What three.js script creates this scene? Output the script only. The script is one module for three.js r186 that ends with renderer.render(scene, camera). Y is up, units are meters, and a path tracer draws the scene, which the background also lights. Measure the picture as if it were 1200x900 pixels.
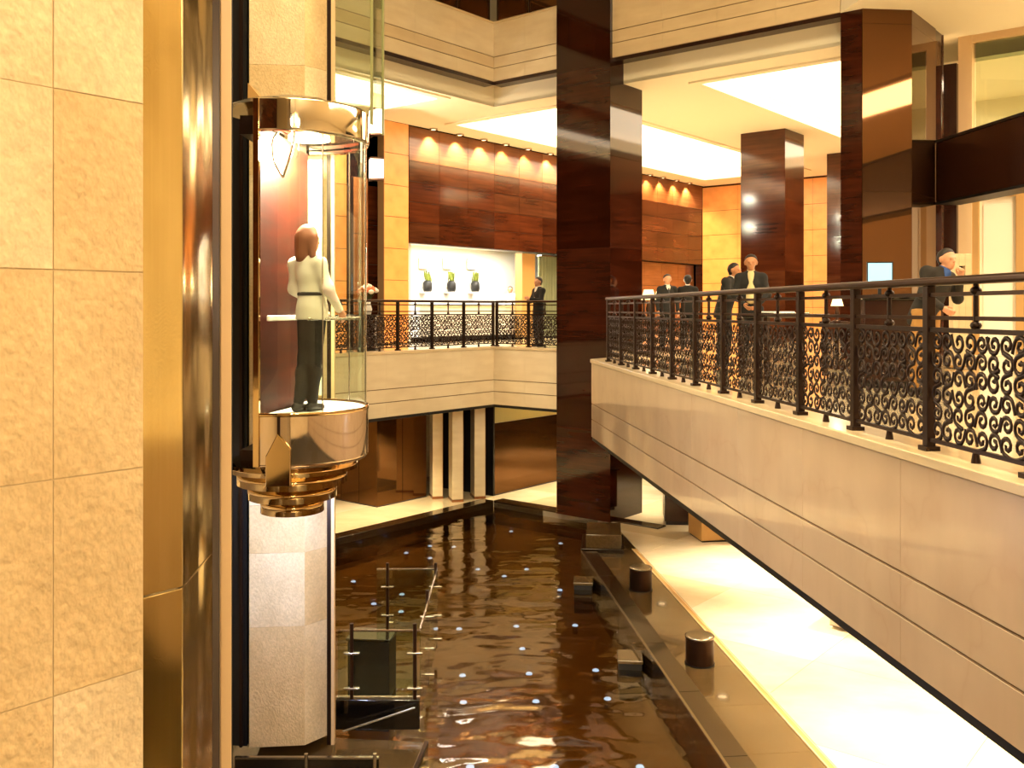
import * as THREE from 'three';
import { mergeGeometries } from 'three/addons/utils/BufferGeometryUtils.js';
import { RoundedBoxGeometry } from 'three/addons/geometries/RoundedBoxGeometry.js';
import { RectAreaLightUniformsLib } from 'three/addons/lights/RectAreaLightUniformsLib.js';

// ------------------------------------------------------------------ camera, light, exposure
const scene = new THREE.Scene();
scene.background = new THREE.Color(0x000000);
const F = 1110, HZ = 362, EYE = 4.8;                       // focal length (px), horizon row, eye height over the lower floor
const camera = new THREE.PerspectiveCamera(2 * Math.atan(450 / F) * 180 / Math.PI, 4 / 3, 0.1, 200);
camera.position.set(0, EYE, 0);
camera.setViewOffset(1200, 900, 0, 450 - HZ, 1200, 900);
scene.add(camera);
const renderer = new THREE.WebGLRenderer({ antialias: true });
renderer.toneMapping = THREE.LinearToneMapping;
renderer.toneMappingExposure = 1.0;
renderer.shadowMap.enabled = true;
RectAreaLightUniformsLib.init();
const WARM = new THREE.Color().setRGB(1, 0.81, 0.47), PALE = new THREE.Color().setRGB(1, 0.83, 0.6), COOL = new THREE.Color().setRGB(0.58, 0.68, 1.0);
const G = { roof: 17.5, tray: 3.6, wash: 34, lower: 66, reception: 50, car: 90, under: 15, added_fill_lamp: 96, gallery: 22 };   // intensities

function rectLight(x, y, z, w, h, color, intensity, target) {
  const l = new THREE.RectAreaLight(color, intensity, w, h);
  l.position.set(x, y, z); l.lookAt(...(target || [x, y - 1, z + 1e-4])); l.castShadow = true; scene.add(l); return l;
}
function spot(x, y, z, color, intensity, angle, target, penumbra = 0.5) {
  const l = new THREE.SpotLight(color, intensity, 0, angle, penumbra, 2);
  l.position.set(x, y, z); l.target.position.set(...target); l.castShadow = true; l.shadow.radius = 2; scene.add(l); scene.add(l.target); return l;
}

// ------------------------------------------------------------------ plan helpers (X right, D depth, metres)
const A = 39.3 * Math.PI / 180, PH = A - Math.PI / 4;       // main grid axis; the diagonal is at 45 degrees to it
const U = [Math.sin(A), Math.cos(A)], V = [-Math.cos(A), Math.sin(A)], W = [Math.sin(PH), Math.cos(PH)], S = [Math.cos(PH), -Math.sin(PH)];
const uv = (u, v) => [u * U[0] + v * V[0], u * U[1] + v * V[1]];
const toUV = ([x, d]) => [x * U[0] + d * U[1], x * V[0] + d * V[1]];
const sw = (s, w) => [s * S[0] + w * W[0], s * S[1] + w * W[1]];
const neg = (d) => [-d[0], -d[1]];
const along = (p, d, px) => { const k = (px - 600) / F, t = (k * p[1] - p[0]) / (d[0] - k * d[1]); return [p[0] + d[0] * t, p[1] + d[1] * t]; };
const add2 = (p, d, t) => [p[0] + d[0] * t, p[1] + d[1] * t];
const dist = (a, b) => Math.hypot(a[0] - b[0], a[1] - b[1]);
const onPx = (px, d) => [(px - 600) / F * d, d];
const hY = (py, d) => EYE + (HZ - py) / F * d;             // height of picture row py on something at depth d

// ------------------------------------------------------------------ random, noise, textures
let seed = 12345;
const rnd = () => { seed = (seed * 1664525 + 1013904223) >>> 0; return seed / 4294967296; };
const H = (x, y, s) => { let n = (x * 374761393 + y * 668265263 + s * 974634777) | 0; n = Math.imul(n ^ (n >>> 13), 1274126177); return ((n ^ (n >>> 16)) >>> 0) / 4294967296; };
function vnoise(x, y, px, py, s) {
  const xi = Math.floor(x), yi = Math.floor(y), fx = x - xi, fy = y - yi, m = (a, p) => ((a % p) + p) % p;
  const sx = fx * fx * (3 - 2 * fx), sy = fy * fy * (3 - 2 * fy), x0 = m(xi, px), x1 = m(xi + 1, px), y0 = m(yi, py), y1 = m(yi + 1, py);
  return (H(x0, y0, s) * (1 - sx) + H(x1, y0, s) * sx) * (1 - sy) + (H(x0, y1, s) * (1 - sx) + H(x1, y1, s) * sx) * sy;
}
function fbm(u, v, fx, fy, oct, s) { let a = 0.5, t = 0, n = 0; for (let i = 0; i < oct; i++) { t += a * vnoise(u * fx, v * fy, fx, fy, s + i); n += a; a *= 0.5; fx *= 2; fy *= 2; } return t / n; }
function tex(size, fn, metres, srgb = true) {
  const d = new Uint8Array(size * size * 4);
  for (let j = 0; j < size; j++) for (let i = 0; i < size; i++) {
    const c = fn(i / size, j / size), o = (j * size + i) * 4;
    for (let k = 0; k < 3; k++) d[o + k] = Math.max(0, Math.min(255, (Array.isArray(c) ? c[k] : c) * 255));
    d[o + 3] = 255;
  }
  const t = new THREE.DataTexture(d, size, size); t.wrapS = t.wrapT = THREE.RepeatWrapping; t.magFilter = THREE.LinearFilter; t.minFilter = THREE.LinearMipmapLinearFilter; t.generateMipmaps = true;
  if (srgb) t.colorSpace = THREE.SRGBColorSpace;
  t.repeat.set(1 / (metres[0] ?? metres), 1 / (metres[1] ?? metres)); t.needsUpdate = true; return t;
}
const mix3 = (a, b, t) => a.map((x, i) => x + (b[i] - x) * t);
const std = (o) => new THREE.MeshStandardMaterial(o), phy = (o) => new THREE.MeshPhysicalMaterial(o);
const M = {};
{
  const trav = tex(512, (u, v) => { const n = fbm(u, v, 5, 5, 5, 1), f = fbm(u, v, 60, 60, 3, 9); return mix3([0.83, 0.74, 0.58], [0.90, 0.82, 0.67], n * 1.3 - 0.15).map((c) => c * (0.93 + 0.13 * f)); }, 1.1);
  const travB = tex(512, (u, v) => 0.45 * fbm(u, v, 26, 26, 4, 4) + 0.55 * fbm(u, v, 90, 60, 3, 5), 1.1, false);
  M.stone = std({ map: trav, bumpMap: travB, bumpScale: 0.007, roughness: 0.85 });
  M.stone2 = std({ map: trav, color: 0xf4ecdc, bumpMap: travB, bumpScale: 0.007, roughness: 0.85 });
  M.groove = std({ color: 0x7a5c3a, roughness: 0.9 }); M.joint = std({ color: 0xcbb287, roughness: 0.95 });
  const cream = tex(512, (u, v) => { const n = fbm(u, v, 3, 16, 5, 21), m = fbm(u, v, 6, 6, 4, 33); return mix3([0.83, 0.75, 0.62], [0.92, 0.86, 0.74], 0.6 * n + 0.55 * m); }, [2.2, 1.4]);
  M.cream = phy({ map: cream, roughness: 0.32, clearcoat: 0.5, clearcoatRoughness: 0.08 });
  M.cream2 = phy({ map: cream, color: 0xf5eee2, roughness: 0.32, clearcoat: 0.5, clearcoatRoughness: 0.08 });
  const rosy = tex(512, (u, v) => { const n = fbm(u, v, 14, 3, 5, 51), m = fbm(u, v, 5, 5, 5, 53), vein = Math.pow(1 - Math.abs(2 * fbm(u, v, 4, 3, 4, 57) - 1), 26); return mix3([0.74, 0.63, 0.52], [0.85, 0.75, 0.63], 0.5 * n + 0.6 * m).map((c, k) => c - vein * [0.02, 0.03, 0.03][k]); }, [2.6, 2.2]);
  M.rosy = phy({ map: rosy, roughness: 0.3, clearcoat: 0.8, clearcoatRoughness: 0.05 });
  M.rosy2 = phy({ map: rosy, color: 0xf6efe6, roughness: 0.3, clearcoat: 0.8, clearcoatRoughness: 0.05 });
  const floorT = tex(512, (u, v) => mix3([0.86, 0.80, 0.68], [0.94, 0.89, 0.79], fbm(u, v, 5, 8, 5, 71) * 1.2 - 0.1), 2.4);
  M.floor = phy({ map: floorT, roughness: 0.12, clearcoat: 0.6, clearcoatRoughness: 0.03 });
  M.floor2 = phy({ map: floorT, color: 0xf4efe4, roughness: 0.12, clearcoat: 0.6, clearcoatRoughness: 0.03 });
  const brown = (a, b, s) => tex(512, (u, v) => { const n = fbm(u + 0.05 * fbm(u, v, 4, 4, 3, s + 7), v, 3, 34, 4, s), m = fbm(u, v, 3, 5, 4, s + 3); return mix3(a, b, Math.min(1, Math.max(0, 0.7 * n + 0.7 * m - 0.2))); }, [2.4, 1.6]);
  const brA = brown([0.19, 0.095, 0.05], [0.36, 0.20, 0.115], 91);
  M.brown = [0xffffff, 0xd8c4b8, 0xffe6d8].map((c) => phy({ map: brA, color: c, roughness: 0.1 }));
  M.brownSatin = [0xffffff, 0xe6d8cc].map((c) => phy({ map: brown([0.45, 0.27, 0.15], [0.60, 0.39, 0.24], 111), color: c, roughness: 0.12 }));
  const brC = brown([0.13, 0.055, 0.03], [0.29, 0.13, 0.07], 131);
  M.column = [0xffffff, 0xd0c0b8].map((c) => phy({ map: brC, color: c, roughness: 0.06 }));
  M.bronzeMirror = phy({ color: 0x6a4a30, metalness: 0.9, roughness: 0.04 });
  M.darkWood = std({ color: 0x2b150c, roughness: 0.25 });
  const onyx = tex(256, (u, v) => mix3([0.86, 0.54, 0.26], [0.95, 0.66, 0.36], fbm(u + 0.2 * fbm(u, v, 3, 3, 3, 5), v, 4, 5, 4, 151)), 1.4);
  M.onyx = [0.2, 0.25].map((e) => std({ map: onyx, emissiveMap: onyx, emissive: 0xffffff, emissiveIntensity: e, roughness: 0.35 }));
  const brushed = tex(512, (u, v) => { const n = fbm(u, v, 90, 2, 3, 171), m = fbm(u, v, 5, 3, 4, 173); return mix3([0.74, 0.65, 0.42], [0.88, 0.80, 0.58], 0.2 * n + 0.8 * m); }, [0.5, 1.6]);
  const brushB = tex(512, (u, v) => fbm(u, v, 4, 4, 2, 183), [0.8, 2.0], false);
  M.brass = std({ map: brushed, bumpMap: brushB, bumpScale: 0.018, metalness: 1, roughness: 0.16 });
  M.chrome = std({ color: 0xd8cdb8, metalness: 1, roughness: 0.05 });
  M.goldMirror = std({ color: 0xdcbc84, metalness: 1, roughness: 0.06 });
  M.steel = std({ color: 0xbdb7aa, metalness: 1, roughness: 0.25 });
  M.skirt = phy({ color: 0xe2cdb0, metalness: 0.92, roughness: 0.06 });
  M.black = std({ color: 0x0a0808, roughness: 0.5 });
  M.blackGloss = phy({ color: 0x0b0807, roughness: 0.12, clearcoat: 1 });
  M.bronze = std({ color: 0x3a2416, metalness: 0.7, roughness: 0.38 });
  M.bronze2 = std({ color: 0x2c1a10, metalness: 0.6, roughness: 0.42 });
  M.glass = phy({ color: 0xf2fbf2, transmission: 1, thickness: 0, roughness: 0.02, ior: 1.5 });
  M.glassGreen = phy({ color: 0xe8efe2, transmission: 1, thickness: 0, roughness: 0.03, ior: 1.5 });
  M.darkGlass = phy({ color: 0x6a4826, roughness: 0.05, metalness: 0.8 });
  M.plaster = std({ color: 0xf3e8cf, roughness: 0.8 });
  M.ceiling = std({ color: 0xf6ecd2, roughness: 0.7 });
  M.white = std({ color: 0xf4f2ec, roughness: 0.6 });
  M.jamb = std({ color: 0xd9b98c, roughness: 0.45 });
  const gran = tex(512, (u, v) => { const f = fbm(u, v, 70, 70, 2, 201), n = fbm(u, v, 4, 4, 4, 205); return mix3([0.26, 0.2, 0.12], [0.42, 0.33, 0.2], 0.6 * f + 0.5 * n - 0.05); }, 1.5);
  M.granite = phy({ map: gran, roughness: 0.12, clearcoat: 0.8, clearcoatRoughness: 0.04 });
  M.graniteDark = phy({ map: gran, color: 0x80705e, roughness: 0.18, clearcoat: 0.6, clearcoatRoughness: 0.06 });
  const bed = tex(512, (u, v) => mix3([0.32, 0.24, 0.11], [0.45, 0.35, 0.17], fbm(u, v, 6, 6, 5, 221)), 3);
  M.pondBed = std({ map: bed, roughness: 0.7 });
  const wav = tex(1024, (u, v) => { const a = fbm(u + 0.06 * fbm(u, v, 5, 5, 3, 3), v + 0.06 * fbm(u, v, 6, 6, 3, 4), 6, 9, 3, 231); return a; }, 5, false);
  M.water = phy({ color: 0xe6d6b4, transmission: 1, thickness: 0, roughness: 0.02, ior: 1.75, bumpMap: wav, bumpScale: 0.04 });
  M.tan = std({ color: 0xb58c50, roughness: 0.5 });
  const glow = (hex, e, c = hex) => std({ color: c, emissive: hex, emissiveIntensity: e, roughness: 0.6 });
  M.trayGlow = glow(0xffe6bc, 4); M.lampGlow = glow(0xffe9b8, 6); M.poolGlow = glow(0x7aa2ff, 6); M.whiteGlow = glow(0xfff4dc, 2.2); M.screen = glow(0x8fd4f0, 0.9); M.shade = glow(0xffe6b0, 1.6);
}
// ------------------------------------------------------------------ object helpers
const used = new Map();
function numbered(n) { const k = used.get(n) || 0; used.set(n, k + 1); return k ? n + '_' + String(k).padStart(3, '0') : n; }
function shadow(m) { m.castShadow = m.receiveShadow = true; return m; }
function planar(g) {                                            // uv in metres from position and normal
  const p = g.attributes.position, n = g.attributes.normal, a = new Float32Array(p.count * 2);
  for (let i = 0; i < p.count; i++) {
    const nx = Math.abs(n.getX(i)), ny = Math.abs(n.getY(i)), nz = Math.abs(n.getZ(i));
    let u, v; if (ny > nx && ny > nz) { u = p.getX(i); v = p.getZ(i); } else if (nx > nz) { u = p.getZ(i); v = p.getY(i); } else { u = p.getX(i); v = p.getY(i); }
    a[2 * i] = u; a[2 * i + 1] = v;
  }
  g.setAttribute('uv', new THREE.BufferAttribute(a, 2)); return g;
}
const clean = (g) => { const r = g.index ? g.toNonIndexed() : g; for (const k of Object.keys(r.attributes)) if (!['position', 'normal', 'uv'].includes(k)) r.deleteAttribute(k); return r; };
const merge = (gs) => gs.length === 1 ? gs[0] : mergeGeometries(gs.map(clean));
function box(x0, x1, y0, y1, z0, z1, r = 0) {
  const w = x1 - x0, h = y1 - y0, d = z1 - z0, g = r ? new RoundedBoxGeometry(w, h, d, 1, Math.min(r, w / 2.1, h / 2.1, d / 2.1)) : new THREE.BoxGeometry(w, h, d);
  g.translate((x0 + x1) / 2, (y0 + y1) / 2, (z0 + z1) / 2); return planar(g);
}
function cyl(x, y0, y1, z, r0, r1 = r0, seg = 20) { const g = new THREE.CylinderGeometry(r1, r0, y1 - y0, seg); g.translate(x, (y0 + y1) / 2, z); return g; }
function bar(a, b, r, seg = 8) {
  const p = new THREE.Vector3(...a), q = new THREE.Vector3(...b), d = q.clone().sub(p), g = new THREE.CylinderGeometry(r, r, d.length(), seg);
  g.applyQuaternion(new THREE.Quaternion().setFromUnitVectors(new THREE.Vector3(0, 1, 0), d.clone().normalize())); g.translate(...p.add(q).multiplyScalar(0.5).toArray()); return g;
}
function tube(pts, r, n = 24, rad = 6) { return new THREE.TubeGeometry(new THREE.CatmullRomCurve3(pts.map((p) => new THREE.Vector3(...p))), n, r, rad, false); }
function lathe(pts, seg = 32, a0 = 0, al = Math.PI * 2) { return new THREE.LatheGeometry(pts.map(([r, y]) => new THREE.Vector2(r, y)), seg, a0, al); }
const sph = (x, y, z, r, sx = 1, sy = 1, sz = 1, n = 12) => { const g = new THREE.SphereGeometry(r, n, Math.max(6, n * 0.66 | 0)); g.scale(sx, sy, sz); g.translate(x, y, z); return g; };
// horizontal polygon (plan points X, D) extruded between two heights, with holes
function prism(poly, y0, y1, holes = []) {
  const sh = new THREE.Shape(poly.map(([x, d]) => new THREE.Vector2(x, d)));
  for (const h of holes) sh.holes.push(new THREE.Path(h.map(([x, d]) => new THREE.Vector2(x, d))));
  const g = new THREE.ExtrudeGeometry(sh, { depth: y1 - y0, bevelEnabled: false });
  g.rotateX(-Math.PI / 2); g.translate(0, y0, 0); return planar(g);
}
function part(name, geo, mat, parent) { const m = shadow(new THREE.Mesh(Array.isArray(geo) ? merge(geo) : geo, mat)); m.name = name; parent.add(m); return m; }
function group(name, parent) { const g = new THREE.Group(); g.name = name; parent.add(g); return g; }
function tag(o, label, category, grp) { o.userData.label = label; o.userData.category = category; if (grp) o.userData.group = grp; return o; }
function thing(name, label, category, [x, d] = [0, 0], y = 0, rot = 0, grp) {
  const g = new THREE.Group(); g.name = numbered(name); g.position.set(x, y, -d); g.rotation.y = rot; scene.add(g); return tag(g, label, category, grp);
}
function structG(name, label, category, [x, d] = [0, 0], y = 0, rot = 0) { const g = thing(name, label, category, [x, d], y, rot); g.userData.kind = 'structure'; return g; }
function struct(name, geo, mat, label, category) { const m = part(numbered(name), geo, mat, scene); tag(m, label, category); m.userData.kind = 'structure'; return m; }
// a run seen from p0 (left) to p1 (right): local x along it, local z towards the viewer's side
const yaw = (p0, p1) => Math.atan2(p1[1] - p0[1], p1[0] - p0[0]);

// ------------------------------------------------------------------ key plan points
const Y = { soffit: 2.37, floor: 3.85, ceil: 9.95, trim: 10.37, slab: 10.45, top: 11.92, roof: 16.5 };
const C = uv(17.97, 15.3);                                    // far corner of the atrium void
const LEFT0 = uv(8.2, 15.3);                                  // left end of the far balcony
const K = uv(17.97, 11.76), K0 = uv(17.97, 13.26);            // big dark column: near corner and left corner
const B0 = sw(3.25, 17.36), B1 = sw(3.25, 1.2);               // the diagonal balcony edge
const Q0 = uv(17.97, 6.6);                                    // far end of the octagonal column
const RC = uv(36, 19.1);                                      // far corner of the lobby
const SHL = uv(6, 19.1), SH = [SHL, RC, uv(36, -14), uv(-6, -14), uv(-6, 2.75), [-3.3, 1.0]];   // outer shell
const ccw = (p) => p;

// ================================================================== THE SHELL
struct('floor', prism(SH, -0.3, -0.02, [[uv(17.97, 15.3), uv(17.97, 9.98), sw(3.41, 17.36), sw(3.41, 1.0), [-3.2, 1.1], [-4.95, 18.4]]]), M.floor, 'cream stone base of the lower hall around the pond', 'floor');
struct('ceiling', prism(SH, Y.roof, Y.roof + 0.3), M.ceiling, 'pale atrium roof high above the void', 'ceiling');
// M level slab and upper slab with the atrium void
const voidM = [C, uv(17.97, 9.98), B0, B1, [-3.2, 1.2], [-4.9, 18.3]];
const inset = (p, t) => p;                                     // panels sit in front of the slab edge
struct('floor', prism(SH, Y.soffit + 0.02, Y.floor - 0.02, [voidM.map((p) => p)]), M.floor2, 'lobby floor slab behind the balcony railings', 'floor');
const Qw = add2(Q0, neg(V), 1.9);
const voidU = [C, Q0, add2(Q0, neg(W), 0.02), add2(Q0, neg(W), 16.5), [-3.2, 1.2], [-4.9, 18.3]];
struct('floor', prism(SH, Y.slab, Y.top, [voidU]), M.plaster, 'slab of the storey above the lobby', 'floor');
// outer walls
const wallBox = (name, p0, p1, y0, y1, mat, label, t = 0.3) => {
  const g = box(0, dist(p0, p1), 0, y1 - y0, -t, 0), m = struct(name, g, mat, label, 'wall');
  m.position.set(p0[0], y0, -p0[1]); m.rotation.y = yaw(p0, p1); return m;
};
wallBox('wall_side', [-3.25, 1.0], add2(SHL, V, 0.3), -0.3, Y.roof, M.brown[1], 'polished dark brown marble wall at the side behind the lift tower');
wallBox('wall_far', uv(36, 19.4), uv(36, -14), -0.3, Y.roof, M.brown[1], 'polished brown marble wall closing the lobby at its far side');
wallBox('wall_right', uv(36, -14), uv(-6, -14), -0.3, Y.roof, M.plaster, 'pale plaster wall closing the hall on the right');
wallBox('wall_near', uv(-6, -14), uv(-6, 2.75), -0.3, Y.roof, M.brown[1], 'polished dark brown marble wall behind the viewing place');
wallBox('wall_back', SHL, RC, -0.3, Y.floor - 0.1, M.cream, 'cream stone wall at the back of the lower hall');
wallBox('wall_back', SHL, RC, Y.trim, Y.roof, M.plaster, 'pale plaster wall above the lobby ceiling');

// ---- lobby ceiling with three light trays
const tray = (u0, u1, v0, v1) => [uv(u0, v0), uv(u1, v0), uv(u1, v1), uv(u0, v1)];
const trays = [[19.3, 34, 13.75, 18.0], [19.3, 33, 6.75, 10.4], [8.5, 16.8, 15.9, 18.0]];
const ceilPoly = [uv(6.2, 19.0), uv(35.9, 19.0), uv(35.9, -8), uv(21.4, -8), uv(21.4, 6.5), uv(18.4, 6.5), uv(18.4, 15.65), uv(6.2, 15.65)];
struct('ceiling', prism(ceilPoly, Y.ceil, Y.ceil + 0.08, trays.map((t) => tray(...t))), M.ceiling, 'cream lobby ceiling with three recessed light trays', 'ceiling');
{ // lobby beam faces below the storey above
  const f = [[uv(6.2, 15.65), uv(18.4, 15.65)], [uv(18.4, 15.65), uv(18.4, 6.5)]];
  for (const [a, b] of f) { const m = struct('trim', box(0, dist(a, b), 0, Y.slab - Y.ceil, -0.1, 0), M.ceiling, 'set-back cream beam face under the upper balcony', 'beam'); m.name = numbered('trim_1'); m.position.set(a[0], Y.ceil, -a[1]); m.rotation.y = yaw(a, b); }
}
trays.forEach(([u0, u1, v0, v1], i) => {
  const lab = ['large recessed ceiling light tray between the big column and the marble wall', 'recessed ceiling light tray beside the octagonal column', 'recessed ceiling light tray above the lift side of the lobby'][i];
  const c = uv((u0 + u1) / 2, (v0 + v1) / 2), t = thing('ceiling_light_tray', lab, 'ceiling light', c, Y.ceil, yaw(uv(u0, v0), uv(u1, v0)), 'recessed lobby ceiling lights');
  const w = u1 - u0, d = v1 - v0;
  part('light_diffuser', box(-w / 2, w / 2, 0.36, 0.4, -d / 2, d / 2), M.trayGlow, t);
  part('tray_side', [box(-w / 2 - 0.05, -w / 2, 0.08, 0.4, -d / 2, d / 2), box(w / 2, w / 2 + 0.05, 0.08, 0.4, -d / 2, d / 2), box(-w / 2, w / 2, 0.08, 0.4, -d / 2 - 0.05, -d / 2), box(-w / 2, w / 2, 0.08, 0.4, d / 2, d / 2 + 0.05)], M.ceiling, t);
  part('tray_lip', [box(-w / 2 - 0.12, -w / 2 + 0.1, -0.04, 0.0, -d / 2 - 0.12, d / 2 + 0.12), box(w / 2 - 0.1, w / 2 + 0.12, -0.04, 0.0, -d / 2 - 0.12, d / 2 + 0.12), box(-w / 2 + 0.1, w / 2 - 0.1, -0.04, 0.0, -d / 2 - 0.12, -d / 2 + 0.1), box(-w / 2 + 0.1, w / 2 - 0.1, -0.04, 0.0, d / 2 - 0.1, d / 2 + 0.12)], M.ceiling, t);
  const l = new THREE.RectAreaLight(PALE, G.tray, w - 0.1, d - 0.1); l.position.set(c[0], Y.ceil + 0.33, -c[1]); l.rotation.set(-Math.PI / 2, 0, yaw(uv(u0, v0), uv(u1, v0)), 'XYZ'); l.castShadow = true; scene.add(l);
});
// ---- roof light over the atrium
{
  const c = [0.8, 5.6], t = thing('roof_light', 'square glowing laylight in the atrium roof', 'roof light', c, Y.roof - 0.12, PH);
  part('light_diffuser', box(-2.6, 2.6, 0.04, 0.08, -4, 4), M.whiteGlow, t);
  part('frame', [box(-2.75, -2.6, 0, 0.1, -4.1, 4.1), box(2.6, 2.75, 0, 0.1, -4.1, 4.1), box(-2.6, 2.6, 0, 0.1, -4.1, -4), box(-2.6, 2.6, 0, 0.1, 4, 4.1)], M.bronze, t);
  const l = new THREE.RectAreaLight(WARM, G.roof, 5.1, 7.9); l.position.set(c[0], Y.roof - 0.15, -c[1]); l.rotation.set(-Math.PI / 2, 0, PH); l.castShadow = true; scene.add(l);
}

{ // added drum lamp, hung out of view to brighten stone wall and fascia
  const c = [1.6, -3.2], t = thing('added_fill_lamp', 'added drum fill lamp hung out of view behind the viewing place', 'added_fill_lamp', c, 8.2);
  part('lamp_shade', cyl(0, 0, 0.9, 0, 0.9, 0.9, 40), M.shade, t); part('rod', cyl(0, 0.9, 8.2, 0, 0.03, 0.03, 10), M.bronze, t); for (const y of [0, 0.84]) part('band', lathe([[0.9, y], [0.93, y], [0.93, y + 0.06], [0.9, y + 0.06]], 40), M.brass, t);
  for (const [dx, dz] of [[0, -1.1], [1.1, 0], [-1.1, 0]]) { const l = new THREE.PointLight(PALE, G.added_fill_lamp / 3, 0, 2); l.position.set(c[0] + dx, 8.5, -c[1] + dz); l.shadow.radius = 12; l.castShadow = true; scene.add(l); }
}

// ================================================================== FASCIAS (balcony fronts)
// courses of stone panels with recessed joints on a backing wall
function fascia(name, label, p0, p1, courses, mats, pw, extra) {
  const L = dist(p0, p1), t = structG(name, label, 'wall', p0, 0, yaw(p0, p1));
  part('backing', box(0, L, courses[courses.length - 1][0], courses[0][1], -0.06, 0.014), M.groove, t);
  let k = 0;
  courses.forEach(([y0, y1]) => {
    const n = Math.max(1, Math.round(L / pw));
    for (let i = 0; i < n; i++) { part(k ? 'stone_panel_' + String(k).padStart(3, '0') : 'stone_panel', box(L * i / n + 0.0006, L * (i + 1) / n - 0.0006, y0 + 0.009, y1 - 0.009, 0, 0.035, 0.003), mats[(i * 7 + k * 3) % mats.length], t); k++; }
  });
  if (extra) extra(t, L);
  return t;
}
const coursesM = [[3.04, 3.83], [2.75, 3.04], [2.42, 2.75]];
const coursesU = [[11.06, 11.9], [10.78, 11.06], [10.45, 10.78]];
const lip = (t, L) => { part('ledge', box(0, L, 3.8, 3.87, -0.35, 0.06, 0.01), M.cream2, t); part('soffit_trim', box(0, L, 2.36, 2.42, -0.2, 0.02), M.black, t); };
const lipU = (t, L) => { part('soffit_trim', box(0, L, 10.37, 10.45, -0.3, 0.01), M.darkWood, t); part('ledge', box(0, L, 11.88, 11.94, -0.3, 0.05, 0.01), M.cream2, t); };
fascia('wall_balcony_left', 'cream stone balcony front behind the glass lift', LEFT0, C, coursesM, [M.cream, M.cream2], 1.3, lip);
fascia('wall_balcony_far', 'cream stone balcony front between the inner corner and the big dark column', C, K0, coursesM, [M.cream, M.cream2], 1.1, lip);
fascia('wall_balcony_right', 'long rosy cream marble balcony front with two grooves over the pond', B0, B1, coursesM, [M.rosy, M.rosy2], 1.6, lip);
fascia('wall_balcony_end', 'short marble end face of the diagonal balcony', uv(17.97, 9.98), B0, coursesM, [M.rosy], 1.6, lip);
fascia('wall_balcony_gap', 'short cream balcony front beside the big dark column', K, uv(17.97, 9.98), coursesM, [M.cream], 1.1, lip);
fascia('wall_upper_left', 'cream stone front of the upper storey above the lift side', LEFT0, C, coursesU, [M.cream, M.cream2], 1.4, lipU);
fascia('wall_upper_far', 'cream stone front of the upper storey left of the big column', C, K0, coursesU, [M.cream, M.cream2], 1.1, lipU);
fascia('wall_upper_right', 'cream stone front of the upper storey right of the big column', K, Q0, coursesU, [M.cream2, M.cream], 1.4, lipU);
{ // dark balustrade on the upper storey
  for (const [p0, p1, lab] of [[LEFT0, C, 'dark glass balustrade on the upper storey over the lift side'], [C, K0, 'dark glass balustrade on the upper storey beside the big column']]) {
    const L = dist(p0, p1), t = thing('glass_balustrade', lab, 'balustrade', p0, Y.top + 0.02, yaw(p0, p1));
    const n = Math.round(L / 1.2);
    for (let i = 0; i < n; i++) part('glass_pane', box(L * i / n + 0.03, L * (i + 1) / n - 0.03, 0.08, 0.95, -0.15, -0.135), M.darkGlass, t);
    for (let i = 0; i <= n; i++) part('post', box(Math.min(L - 0.05, L * i / n), Math.min(L, L * i / n + 0.05), 0, 1.0, -0.17, -0.12), M.bronze, t);
    part('handrail', box(0, L, 1.0, 1.06, -0.2, -0.1, 0.01), M.bronze, t);
  }
}

// ================================================================== COLUMNS
function clad(name, label, poly, y0, y1, mats, course, core = M.black, faces = null) {
  // a polygonal column: dark core and one slab per face and course. poly: plan points, in order left to right as seen
  const c = poly.reduce((a, p) => [a[0] + p[0] / poly.length, a[1] + p[1] / poly.length], [0, 0]);
  const t = thing(name, label, 'column', c, y0);
  part('core', (() => { const g = prism(poly.map((p) => [(p[0] - c[0]) * 0.97, (p[1] - c[1]) * 0.97]), 0, y1 - y0); return g; })(), core, t);
  poly.forEach((p, i) => {
    const q = poly[(i + 1) % poly.length], L = dist(p, q), n = Math.max(1, Math.round((y1 - y0) / course));
    if (faces && !faces.includes(i)) return;
    for (let k = 0; k < n; k++) {
      const h = (y1 - y0) / n, m = part('stone_slab', box(0.002, L - 0.002, k * h + 0.002, (k + 1) * h - 0.002, -0.03, 0.0), mats[(i + k) % mats.length], t);
      m.position.set(p[0] - c[0], 0, -(p[1] - c[1])); m.rotation.y = yaw(p, q);
    }
  });
  return t;
}
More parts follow.
